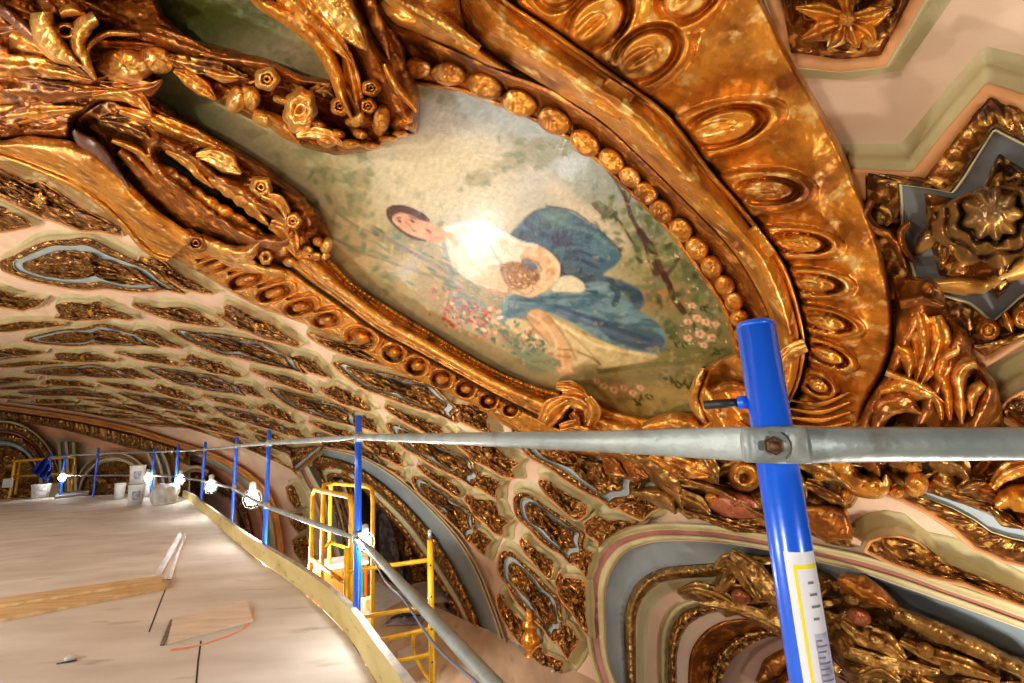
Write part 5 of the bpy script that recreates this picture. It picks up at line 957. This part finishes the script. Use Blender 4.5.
# ------------------------------------------------------------------ posts and rails
UPW = np.array([0, 0, 1.])
POSTS = [(774,443,.50,314,533+400,'nearest blue post, thick, with a white sticker and a flattened rail bolted on'), (358.5,437,2.78,416,533,'tallest blue post in mid-picture, with a blazing bulb at half height'), (269,443,4.5,430,503.5,'second blue post left of the tallest one'),
 (236.5,446,6.2,437,487,'third blue post left of the tallest one'), (205,449.5,8.3,442,480,'fourth blue post left of the tallest one, beside a glowing bulb'), (178,451,9.4,444,476,'fifth blue post left of the tallest one, wider and lit at its foot'),
 (154.5,452,10.4,449,475,'thin blue post right behind the stacked white buckets'), (98,453.4,11.4,448,475,'lone blue post between the tarp and the white buckets'), (65,456,12.0,453,475,'slanting blue post just right of the blue tarp'), (51,457,12.3,453,475,'leftmost blue post, against the blue tarp')]
TP = []; MID = []
for i, (x, yr, dp, yt, ym, l) in enumerate(POSTS):
    J = cam_at(x, yr, dp); top = cam_at(x, yt, dp)[2] if i else J[2] + .135; zm = cam_at(x, ym, dp)[2] if i else J[2] - .53
    TP.append(J); MID.append(np.array([J[0], J[1], zm]))
    t = thing('guardrail_post', l, 'post', (J[0], J[1], 0)); r = .0205 if i < 4 else .024
    off = {8: .25}.get(i, 0)
    mb = MB(); ax = np.array([J[0], J[1], 0.]); P = np.array([[J[0] - off * (0), J[1], z] for z in np.linspace(-.35, top - .004, 6)]); mb.tube(P, r, 24)
    mb.lathe((J[0], J[1], top - .004), [(r, 0), (r * .94, .004), (r * .75, .007), (.001, .008)], 24); mb.build('tube', BLUE, t)
    if i:
        for z in (J[2], zm): mb = MB(); mb.lathe((J[0], J[1], z - .03), [(r + .002, 0), (r + .008, .002), (r + .008, .058), (r + .002, .06)], 16); cpl = mb.build('coupler', GALV if i < 5 else BLUE, t); v = EYE - J; v[2] = 0; v /= np.linalg.norm(v); mb = MB(); mb.lathe(np.array([J[0], J[1], z]) + v * (r + .006), [(.001, 0), (.009, 0), (.009, .008), (.001, .008)], 6, v); mb.build('coupler_bolt', RUST, cpl, smooth_=False)
    if i == 0: P0 = t
def etube(mb, a, b, n, ra, rb, seg=20):
    """bar with an elliptic section: ra up-down, rb sideways, values along the length"""
    d = (b - a) / np.linalg.norm(b - a); sd = np.cross(d, UPW); sd /= np.linalg.norm(sd); up = np.cross(sd, d); t = np.linspace(0, 1, n); an = np.arange(seg) / seg * 2 * PI; R = []
    A = np.interp(t, np.linspace(0, 1, len(ra)), ra); B = np.interp(t, np.linspace(0, 1, len(rb)), rb)
    for k in range(n): R.append(a + (b - a) * t[k] + A[k] * np.sin(an)[:, None] * up + B[k] * np.cos(an)[:, None] * sd)
    k0 = mb.n; mb.grid(np.array(R), closed_v=True); mb.f.append([k0 + i for i in range(seg)]); mb.f.append([mb.n - seg + i for i in range(seg)][::-1])
n0 = (EYE - TP[0]); n0[2] = 0; n0 /= np.linalg.norm(n0)       # toward the camera
J0 = TP[0] + n0 * .027
r1 = thing('guardrail_tube', 'long galvanised top rail from the tallest blue post to the near post', 'rail', J0)
mb = MB(); a = TP[1] + np.array([.0, -.03, 0]); b = J0 - (J0 - a) / np.linalg.norm(J0 - a) * -.035; L_ = np.linalg.norm(b - a); N_ = 60
ra = [.006 + .016] + [.017] * 24 + [.017, .017, .018, .019, .018]; rb = [.006] + [.017] * 24 + [.016, .012, .007, .005, .005]
etube(mb, a, b, N_ * 2, ra, rb); mb.build('tube', GALV, r1)
r2 = thing('guardrail_tube', 'thick galvanised top rail right of the near blue post, leaving the picture', 'rail', J0)
E0 = cam_at(1420, 441, .66); a2 = J0 + n0 * .011 + (J0 - E0) / np.linalg.norm(J0 - E0) * .035
mb = MB(); etube(mb, a2, E0, 120, [.017, .019, .019, .0185] + [.0185] * 30, [.005, .005, .009, .017] + [.0185] * 30); mb.build('tube', GALV, r2)
bo = thing('rail_bolt', 'rusty bolt and washer pinning the flattened rails to the near blue post', 'bolt', J0)
c = J0 + n0 * .017
mb = MB(); mb.lathe(c, [(.001, 0), (.014, 0), (.014, .002), (.001, .002)], 20, n0); mb.build('washer', GALV, bo)
mb = MB(); mb.lathe(c + n0 * .002, [(.001, 0), (.0095, 0), (.0095, .006), (.0075, .0075), (.001, .0075)], 6, n0); mb.build('nut', RUST, bo, smooth_=False)
mb = MB(); mb.lathe(c + n0 * .0095, [(.001, 0), (.005, 0), (.005, .009), (.001, .01)], 14, n0); mb.build('bolt_end', RUST, bo)
# pin through the near post
sd = np.cross(UPW, n0); sd /= np.linalg.norm(sd); 
if (cam_at(700, 401, .5) - cam_at(760, 401, .5)) @ sd < 0: sd = -sd
pz = cam_at(757, 401, .5)[2]; c = np.array([TP[0][0], TP[0][1], pz])
mb = MB(); mb.tube([c + sd * .018, c + sd * .03], .0075, 14); mb.build('pin_socket', BLUE, P0)
mb = MB(); mb.tube([c + sd * .028, c + sd * .066], .0052, 12); mb.build('pin', BLACK, P0)
# sticker wrapped round the near post
z1 = cam_at(800, 541, .5)[2]; z0 = z1 - .26
def wrap(a0, a1, za, zb, r, name, m):
    mb = MB(); an = np.linspace(a0, a1, 14); ex = -sd
    R = [[(TP[0] + r * (math.cos(t) * n0 + math.sin(t) * ex)) * np.array([1, 1, 0]) + np.array([0, 0, z]) for t in an] for z in np.linspace(za, zb, 8)]
    mb.grid(np.array(R)); return mb.build(name, m, P0)
wrap(-.35, 1.25, z0, z1, .0209, 'sticker', mat('white_sticker', lin(228, 228, 232), None, rough=.35))
yl = mat('yellow_print', lin(246, 222, 20), None, rough=.4); pu = mat('grey_violet_print', lin(150, 146, 176), lin(206, 204, 220), 90, .4); gy = mat('grey_print', lin(120, 116, 130), None, rough=.4)
wrap(-.02, .10, z0, z1 - .012, .0211, 'sticker_yellow_line', yl); wrap(-.02, 1.2, z1 - .016, z1 - .012, .0211, 'sticker_yellow_line', yl)
wrap(.42, 1.2, z0, z1 - .075, .0211, 'sticker_print_block', pu)
for k in range(34):
    zz = z1 - .082 - k * .005; wrap(.46, .46 + .3 + .4 * ((k * 37) % 10) / 10, zz, zz + .0016, .02125, 'sticker_fine_print', gy)
for k in range(4): zz = z1 - .03 - k * .011; wrap(.5, .8 + .1 * (k % 3), zz, zz + .0025, .02125, 'sticker_fine_print', gy)
# remaining rails
names = ['from the near post down to the tallest blue post', 'between the tallest and second blue posts', 'between the second and third blue posts', 'between the third and fourth blue posts', 'between the fourth and fifth blue posts', 'behind the white bags', 'from the lone far post to the white buckets', 'right of the blue tarp', 'behind the blue tarp']
for i in range(len(TP) - 1):
    for lv, PP in (('top', TP), ('mid', MID)):
        if lv == 'top' and i == 0: continue
        a, b = PP[i], PP[i + 1]; off = np.array([0, -.03, 0]) if i else np.array([0, 0., 0])
        t = thing('guardrail_tube', 'galvanised %s rail %s' % ('top' if lv == 'top' else 'middle', names[i]), 'rail', a)
        a_ = a + off; b_ = b + off
        if i == 0: a_ = a + n0 * .03; b_ = b + np.array([.02, -.03, 0])
        mb = MB(); etube(mb, a_, b_, 40, [.008, .017, .019, .019, .019, .019, .019, .019, .017, .008], [.006, .014, .019, .019, .019, .019, .019, .019, .014, .006], 14); mb.build('tube', GALV, t)
# cable tied along the near middle rail
a = MID[0] + n0 * .03; b = MID[1]; pts = [a + (b - a) * k + np.array([.01 * math.sin(k * 9), 0, -.035 - .025 * math.sin(k * 11) ** 2]) for k in np.linspace(0, 1, 40)]
mb = MB(); mb.tube(pts, .004, 8); tag(mb.build('power_cable', mat('grey_cable', lin(120, 124, 150), None, rough=.5)), 'thin grey cable slung under the near middle rail', 'cable')
# ------------------------------------------------------------------ string of work lamps
lamps = [(365,542,2.66,'brightest bare work bulb, on the tallest blue post',1),(252,499,5.2,'glowing work bulb between the second and third blue posts',1),(211,487,7.2,'glowing work bulb just right of the fourth blue post',1),(180,480,9.2,'glowing work bulb at the foot of the fifth blue post',1),(148,478,10.2,'glowing work bulb behind the white bags',1),(62,478,11.7,'far glowing work bulb beside the blue tarp',1)]
LP = []
for x, y, d, l, s_ in lamps:
    c = cam_at(x, y, d); t = thing('work_lamp', l, 'lamp', c + np.array([0, 0, .09])); LP.append(c); R_ = .036 if d < 3 else .07
    mb = MB(); mb.lathe(c, [(.001, -R_), (R_ * .6, -R_ * .8), (R_, -.2 * R_), (R_ * .9, .3 * R_), (R_ * .5, R_), (R_ * .4, R_ * 1.4)], 18); mb.build('bulb', BULB, t)
    mb = MB(); mb.lathe(c, [(R_ * .45, R_ * 1.3), (R_ * .55, R_ * 1.4), (R_ * .5, R_ * 2.6), (.004, R_ * 2.8)], 14); sk = mb.build('socket', CAGE, t)
    for k in range(4):
        an = k * PI / 2; q = [c + np.array([math.cos(an) * r, math.sin(an) * r, z]) for r, z in ((R_ * .5, R_ * 1.6), (R_ * 1.4, R_ * .9), (R_ * 1.6, -.2 * R_), (R_ * 1.1, -R_ * 1.2), (0, -R_ * 1.5))]
        mb = MB(); mb.tube(q, .0015, 5); mb.build('cage_wire', GALV, sk)
# ------------------------------------------------------------------ lower platform
zl = float(at(512, 641, 0.)[2]); print('lower z', zl, 'dist', np.linalg.norm(at(512, 641, 0.) - EYE))
lp = on_z(*np.array([(200,560),(300,556),(360,560),(400,590),(469,622),(512,640),(579,668),(640,692),(720,720),(760,800)], float).T, zl)[:, :2]
q = lp.tolist() + [(3.0, -2.), (-2., -2.)]
mb = MB(); mb.prism(q[::-1], zl - .08, zl); o = mb.build('floor_lower', PLYD, smooth_=False); struct(o)
def lpoly(px, z0, z1, name, m, label, cat, bevel=0.):
    q = on_z(*np.array(px, float).T, zl)[:, :2]
    if np.sum(q[:, 0] * np.roll(q[:, 1], -1) - q[:, 1] * np.roll(q[:, 0], -1)) < 0: q = q[::-1]
    mb = MB(); mb.prism(q.tolist(), zl + z0, zl + z1); return tag(mb.build(name, m, None, smooth_=False, bevel=bevel), label, cat)
lpoly([(346,598),(378,583),(404,600),(374,618),(352,622)], .002, .02, 'white_board', WHITE, 'white painted board lying on the lower platform behind the tallest blue post', 'board')
lpoly([(392,594),(424,586),(456,592),(450,602),(428,604)], .002, .08, 'concrete_slab', mat('dusty_grey_board', lin(176, 168, 158), lin(150, 140, 130), 4, .8), 'dusty grey slab lying on the lower platform against the arch', 'slab', .01)
lpoly([(398,652),(412,646),(418,664),(400,676)], .002, .01, 'paper_sheet', WHITE, 'white paper sheet lying on the lower platform beside the toe board', 'paper')
c = on_z(405, 622, zl); t = thing('tool_pouch', 'black tool strap lying on crumpled grey film on the lower platform', 'tool', c)
mb = MB(); R = []
for i in range(24):
    row = []
    for j in range(14): u = i / 23 - .5; v = j / 13 - .5; row.append(c + np.array([u * .55, v * .28, .012 + .05 * vnoise(np.array(u * 9.), np.array(v * 9.), 3) * (1 - 2 * max(abs(u), abs(v))) * 2]))
    R.append(row)
mb.grid(np.array(R)); mb.build('crumpled_film', mat('grey_film', lin(168, 166, 176), lin(120, 118, 130), 9, .3), t, solid=.003)
mb = MB(); mb.tube([c + np.array(p) for p in ((-.2, -.03, .07), (-.1, .02, .085), (0, -.01, .08), (.1, .02, .085), (.22, .0, .07))], [.012, .02, .024, .02, .01], 10); mb.build('strap', BLACK, t)
mb = MB(); mb.box(c + np.array([.0, .03, .09]), .06, .03, .012); mb.build('buckle', BLACK, t, smooth_=False, bevel=.004)
c = on_z(596, 680, zl); c = on_z(553, 672, zl); mb = MB(); mb.lathe(c, [(.001, 0), (.02, 0), (.022, .012), (.01, .02), (.001, .02)], 8); tag(mb.build('paper_crumb', WHITE), 'small white crumb lying on the lower platform near the wall', 'debris')
# orange case with green band
ax = np.array([[.93, .36, 0], [-.36, .93, 0], [0, 0, 1.]]); cc = cam_at(338, 596, 4.9); cz = cc[2]; ztop = cam_at(338, 566, 4.9)[2]
t = thing('wooden_crate', 'plain plywood crate standing on the lower platform, carrying the orange case', 'crate', (cc[0], cc[1], zl))
mb = MB(); mb.box((cc[0], cc[1], (zl + cz) / 2), .36, .24, (cz - zl) / 2 - .002, ax); mb.build('body', PLYD, t, smooth_=False, bevel=.005)
for sgn in (-1, 1): mb = MB(); mb.box(np.array([cc[0], cc[1], cz - .05]) - ax[1] * .25 + ax[0] * .3 * sgn, .03, .012, .045, ax); mb.build('batten', PINE, t, smooth_=False)
c = np.array([cc[0], cc[1], cz]); t = thing('tool_case', 'orange tool case with green band standing inside the yellow hoops', 'case', c); hh = (ztop - cz) / 2
mb = MB(); mb.box(c + np.array([0, 0, hh]), .30, .18, hh, ax); mb.build('body', ORB, t, smooth_=False, bevel=.02)
mb = MB(); mb.box(c + np.array([0, 0, 2 * hh + .02]), .31, .19, .018, ax); mb.build('lid', WHITE, t, smooth_=False, bevel=.008)
mb = MB(); mb.box(c + ax[0] * .22 + np.array([0, 0, hh]), .03, .186, hh * .96, ax); mb.build('band', GREEN, t, smooth_=False, bevel=.004)
for k in (-.6, -.2, .2): mb = MB(); mb.box(c + ax[0] * (.28 * k) - ax[1] * .184 + np.array([0, 0, 2 * hh - .06]), .02, .006, .02, ax); mb.build('latch', BLACK, t, smooth_=False, bevel=.003)
# yellow scaffold hoops
def vert(x, y, d): p = cam_at(x, y, d); return p
def down(p): return np.array([p[0], p[1], zl])
A_ = vert(313,489,4.3); B_ = vert(352,497,3.4); C_ = vert(373,487,4.3); D_ = vert(331,483,5.0)
def hoop(a, b, label, bars):
    t = thing('yellow_guard_frame', label, 'guard frame', (down(a) + down(b)) / 2); zt = max(a[2], b[2]); a = a.copy(); b = b.copy()
    pts = [down(a), a - [0, 0, .06]] + [a + (b - a) * k for k in (.03, .08)] + [a + (b - a) * k for k in (.92, .97)] + [b - [0, 0, .06], down(b)]
    mb = MB(); q = resample(np.array(pts), 50); mb.tube(q, .02, 10); mb.build('hoop_tube', YELL, t)
    for f in bars:
        p_, q_ = down(a) + (a - down(a)) * f, down(b) + (b - down(b)) * f; mb = MB(); mb.tube([p_, (p_ + q_) / 2, q_], .017, 8); mb.build('cross_bar', YELL, t)
hoop(A_, B_, 'near-left yellow hoop frame behind the toe board, left of the tallest blue post', [.72, .3])
hoop(D_, C_, 'rear yellow hoop frame passing behind the tallest blue post', [.72])
hoop(A_ + np.array([.05, .12, .02]), D_, 'short left side of the yellow hoops, seen nearly edge on', [.72])
E1 = vert(430,540,3.1); F1 = vert(347,548,3.3)
t = thing('yellow_ladder_frame', 'yellow scaffold ladder frame with peg holes, right of the tallest blue post', 'scaffold frame', (down(E1) + down(F1)) / 2)
for p in (E1, F1): mb = MB(); mb.tube([down(p), (p + down(p)) / 2, p], .021, 12); mb.build('upright', YELL, t)
for k in range(9):
    p = down(E1) + (E1 - down(E1)) * (.12 + .1 * k); v = (EYE - p); v[2] = 0; v /= np.linalg.norm(v); mb = MB(); mb.lathe(p + v * .0205, [(.0001, 0), (.006, 0), (.006, .002), (.0001, .002)], 10, v); mb.build('peg_hole', BLACK, t)
for y0, y1 in ((570, 559), (614, 602), (640, 622), (660, 645)):
    p = vert(350, y0, 3.3); p = np.array([F1[0], F1[1], p[2]]); q = np.array([E1[0], E1[1], vert(429, y1, 3.1)[2]])
    mb = MB(); mb.tube([p, (p + q) / 2, q], .015, 8); mb.build('rung', YELL, t)
q = [np.array([E1[0], E1[1], vert(429, 627, 3.1)[2]]), vert(415, 634, 3.1), vert(414, 652, 3.1), vert(419, 664, 3.1), np.array([E1[0], E1[1], vert(428, 672, 3.1)[2]])]
mb = MB(); mb.tube(smooth(np.array(q), 24), .011, 8); mb.build('brace', YELL, t)
mb = MB(); mb.lathe(vert(430, 536, 3.1) - [0, 0, .02], [(.012, 0), (.012, .06), (.001, .062)], 10); mb.build('spigot', GALV, t)
# gilt finial on the wall near the platform
c = at(531, 640, .09); t = thing('gilt_finial', 'gilded turned finial standing at the wall beside the lower platform', 'finial', c - [0, 0, .2])
s = np.linalg.norm(c - EYE) / 455
mb = MB(); mb.lathe(c - [0, 0, 14 * s], [(7 * s, 0), (7 * s, 3 * s), (4 * s, 5 * s), (7 * s, 10 * s), (9 * s, 14 * s), (7 * s, 18 * s), (4 * s, 21 * s), (6.5 * s, 24 * s), (7 * s, 27 * s), (3 * s, 29 * s), (4 * s, 32 * s), (3 * s, 36 * s), (.5 * s, 38 * s)], 20); mb.build('turned_body', GOLD, t)
for dx in (-12, 8): mb = MB(); b0 = at(531 + dx, 646, .02); mb.tube([b0, b0 + [0, 0, 12 * s], b0 + [0, 0, 22 * s]], [3 * s, 2 * s, 1.2 * s], 8); mb.build('side_spike', WHITE, t)
# ------------------------------------------------------------------ far left: buckets, tarp, frame
def bucket(x, yb, wpx, hpx, label, lift_=0., on=None, lab=True, m=WHITE):
    c = on_z(x, yb, 0.) if on is None else on; dp = -((c - EYE) @ M)[2]; d = np.linalg.norm(c - EYE); r = wpx / 2 * dp / 455 * dp / d * .98; h = hpx * dp / 455 * .92
    t = thing('bucket', label, 'bucket', c)
    mb = MB(); mb.lathe(c, [(r * .86, .002), (r * .97, h * .9), (r * .99, h * .93)], 28); mb.build('body', m, t)
    mb = MB(); mb.lathe(c + [0, 0, h * .9], [(r * 1.0, 0), (r * 1.04, .01), (r * 1.04, h * .06), (r * .95, h * .09), (r * .9, h * .07), (.01, h * .07)], 28); mb.build('lid', m, t)
    v = EYE - c; v[2] = 0; v /= np.linalg.norm(v); s_ = np.array([-v[1], v[0], 0])
    if lab:
        an = np.linspace(-.5, .5, 9); R = [[c + (r * (.86 + .11 * k) + .006) * (math.cos(a) * v + math.sin(a) * s_) + [0, 0, h * .9 * k] for a in an] for k in (.25, .75)]
        mb = MB(); mb.grid(np.array(R)); mb.build('label_patch', mat('grey_print', lin(120, 124, 140), lin(200, 200, 206), 14, .5), t)
    return c, h
c0, h0 = bucket(135, 505, 19, 22, 'lower front white bucket of the stack, with a grey label')
bucket(132, 0, 18, 20, 'white bucket standing on top of the stack', on=c0 + np.array([-.05, .05, h0 * 1.0]))
bucket(119, 499, 13, 17, 'narrow white bucket left of the stack', lab=False); bucket(149, 497, 12, 20, 'white bucket half hidden behind the stack, under a bulb', lab=False)
bucket(40, 498, 23, 15, 'wide white bucket below the blue tarp')
c = on_z(164, 504, 0.); d = -((c - EYE) @ M)[2] * .86; t = thing('debris_bag', 'bulging white rubble bag on a board, right of the bucket stack', 'bag', c); w = 13 * d / 455; h = 21 * d / 455; R = []
for i in range(14):
    k = i / 13; rr = w * (.86 + .18 * math.sin(k * PI)) * (1 if k < .85 else 1 - (k - .85) * 2.5); an = np.arange(36) / 36 * 2 * PI; fx = 1 + .06 * np.sin(an * 7 + k * 4) + .05 * np.sin(an * 3 + k * 9)
    R.append(c + np.stack([rr * fx * np.cos(an), rr * fx * np.sin(an), np.full(36, .03 + h * k)], -1))
mb = MB(); mb.grid(np.array(R), closed_v=True); mb.f.append(list(range(13 * 36, 14 * 36))); mb.build('sack', mat('woven_white_sack', lin(206, 204, 200), lin(170, 166, 162), 6, .6, 0, .3, 20), t)
mb = MB(); mb.lathe(c, [(w * .8, .002), (w * .85, .02), (w * .8, .04)], 24); mb.build('base_tray', WHITE, t)
b1 = gpoly(None, [(54,499),(88,495),(90,492),(58,494)], .001, .05, 'grey_plank', mat('grey_board', lin(150, 150, 152), lin(120, 118, 118), 5, .7)); tag(b1, 'short grey plank lying on the far deck right of the wide bucket', 'plank')
# blue tarp over the rail
P4 = np.array([[(30,470),(35,466),(41,461),(47,457)],[(33,473),(38,471),(44,468),(49,462)],[(36,475),(41,475),(46,474),(50,468)],[(40,477),(44,479),(48,478),(51,474)]], float); R = []
for i in range(16):
    row = []
    for j in range(16):
        u = i / 15 * 3; v = j / 15 * 3; a = min(2, int(u)); b = min(2, int(v)); fu = u - a; fv = v - b
        p = P4[a, b] * (1 - fu) * (1 - fv) + P4[a + 1, b] * fu * (1 - fv) + P4[a, b + 1] * (1 - fu) * fv + P4[a + 1, b + 1] * fu * fv
        row.append(cam_at(p[0], p[1], 11.75 + .12 * math.sin(i * 1.1 + j * .5)))
    R.append(row)
mb = MB(); mb.grid(np.array(R)); tag(mb.build('blue_tarp', mat('blue_tarpaulin', lin(20, 50, 170), lin(14, 36, 130), 6, .5), solid=.01), 'bright blue tarp draped from the far guard rail', 'tarp')
t = thing('yellow_guard_frame', 'far yellow guard frame at the left edge, behind the blue tarp', 'guard frame', on_z(42, 497, 0.)); a = cam_at(15, 461, 12.9); b = cam_at(75, 457, 12.9); A0_ = np.array([a[0], a[1], 0.]); B0_ = np.array([b[0], b[1], 0.])
mb = MB(); mb.tube(resample(np.array([A0_, a, b, B0_]), 40), .035, 8); mb.build('hoop_tube', YELL, t)
p = A0_ * .45 + a * .55; q = B0_ * .45 + b * .55; mb = MB(); mb.tube([p, (p + q) / 2, q], .03, 8); mb.build('cross_bar', YELL, t)
a2_ = cam_at(20, 462, 13.4); mb = MB(); mb.tube([np.array([a2_[0], a2_[1], 0]), (a2_ + [a2_[0], a2_[1], 0]) / 2, a2_], .03, 8); mb.build('upright', YELL, t)
c = cam_at(8, 483, 12.7); tag(MB().box(c, .14, .02, .12).build('notice_board', WHITE, smooth_=False, bevel=.01), 'small blank white notice hanging at the far left by the yellow frame', 'sign')
# ------------------------------------------------------------------ labels of the raised ceiling panels
LM = [('the tip of the tallest blue post', 358, 416), ('the top of the second blue post', 269, 430), ('the end of the smooth gilded cove', 150, 250), ('the knot below the painting', 572, 420), ('the crown of the middle arch', 310, 447),
      ('the upper-left bend of the near arch', 600, 545), ('the gilt finial by the wall', 531, 632), ('the far cornice at the left edge', 20, 406), ('the top of the fourth blue post', 205, 442),
      ('the tip of the rose cartouche', 300, 290), ('the left picture edge under the cove', 0, 300), ('the top of the yellow ladder frame', 430, 540), ('the lone far blue post', 98, 400), ('the right picture edge', 1000, 300), ('the top picture edge', 846, 0), ('the acanthus carving below the frame', 660, 490)]
KD = {'medallion': 'oval medallion panel with grey ribbon', 'bar': 'slim bar-shaped gilded panel', 'star': 'star-shaped gilded panel with boss', 'quad': 'small four-sided gilded panel'}
ORD = ['nearest', 'second nearest', 'third nearest', 'fourth nearest', 'fifth nearest', 'sixth nearest', 'seventh nearest', 'eighth nearest', 'ninth nearest', 'tenth nearest', 'eleventh nearest', 'twelfth nearest', 'thirteenth nearest', 'fourteenth nearest', 'fifteenth nearest', 'sixteenth nearest', 'seventeenth nearest', 'eighteenth nearest']
bk = {}
for root, kd, px, size in NCOF:
    d = [math.hypot(px[0] - x, px[1] - y) for _, x, y in LM]; i = int(np.argmin(d)); bk.setdefault((kd, i), []).append((d[i], len(bk), root))
for (kd, i), L_ in bk.items():
    for k, (_, _, root) in enumerate(sorted(L_, key=lambda t: t[0])):
        tag(root, KD[kd] + ', ' + ORD[min(k, len(ORD) - 1)] + ' to ' + LM[i][0], 'ceiling panel', 'raised gilded panels covering the vault')
for root, l in ((R1, 'angular gilded panel holding a gilt flower, cut off by the top picture edge'), (R2, 'biggest angular panel with apricot rim and carved shell, at the right picture edge'),
    (R3, 'slim curved panel in thick olive moulding, low at the right picture edge'), (R4, 'large panel with beaded border under the near rail, at the right picture edge'), (R5, 'panel corner at the right picture edge above the near rail')):
    root['label'] = l
for o in bpy.data.objects:
    for k in ('_o', '_p'):
        if k in o: del o[k]
EXPO = 0.5
Pq = at(482, 238, .05); _n = nrm(Pq); _v = Pq - EYE; _v /= np.linalg.norm(_v); rdq = _v - 2 * (_v @ _n) * _n
w = bpy.data.worlds.new('world'); sc0 = bpy.context.scene; sc0.world = w; w.use_nodes = True
w.node_tree.nodes['Background'].inputs[0].default_value = (1, .93, .85, 1); w.node_tree.nodes['Background'].inputs[1].default_value = .3
def point(name, loc, W, r=.08, col=(1, .95, .88)):
    l = bpy.data.lights.new(name, 'POINT'); l.energy = W; l.shadow_soft_size = r; l.color = col
    o = bpy.data.objects.new(name, l); o.location = [float(v) for v in loc]; C.objects.link(o); return o
for c, W in zip(LP, (30, 150, 150, 160, 160, 200)):
    point('work_or_fill_light', c, W, .05, (1, .97, .92))
# added fill lights out of frame, standing in for unseen bulbs
point('work_or_fill_light', (-2.2, -1.2, 1.3), 160, .12)
point('work_or_fill_light', (-5.5, 1.2, 1.3), 260, .15)
point('work_or_fill_light', (-10.0, 3.5, 1.3), 350, .15)
point('work_or_fill_light', (1.0, -.9, 1.0), 30, .1)
point('work_or_fill_light', (2.2, 1.6, zl + .9), 90, .1)
Q_ = Pq + 3.78 * rdq; print('added glare light', Q_)
point('work_or_fill_light', Q_, 130, .2, (1, .97, .93))  # added unseen light, placed on the mirror ray to make the painting's glare
# mirror direction of the bright patch on the painting
Pm = at(482, 238, .05); Nm = nrm(Pm); v = Pm - EYE; v /= np.linalg.norm(v); rd = v - 2 * (v @ Nm) * Nm; print('glare', Pm, rd)
# ------------------------------------------------------------------ camera and view
cd = bpy.data.cameras.new('camera'); co = bpy.data.objects.new('camera', cd); C.objects.link(co)
from mathutils import Matrix
co.matrix_world = Matrix(((M[0,0],M[0,1],M[0,2],0),(M[1,0],M[1,1],M[1,2],0),(M[2,0],M[2,1],M[2,2],1.1),(0,0,0,1)))
cd.sensor_width = 36; cd.lens = 36 * F / 1024; cd.clip_start = .02; cd.clip_end = 500
sc = bpy.context.scene; sc.camera = co
sc.view_settings.view_transform = 'Standard'; sc.view_settings.look = 'None'; sc.view_settings.gamma = 1; sc.view_settings.exposure = EXPO
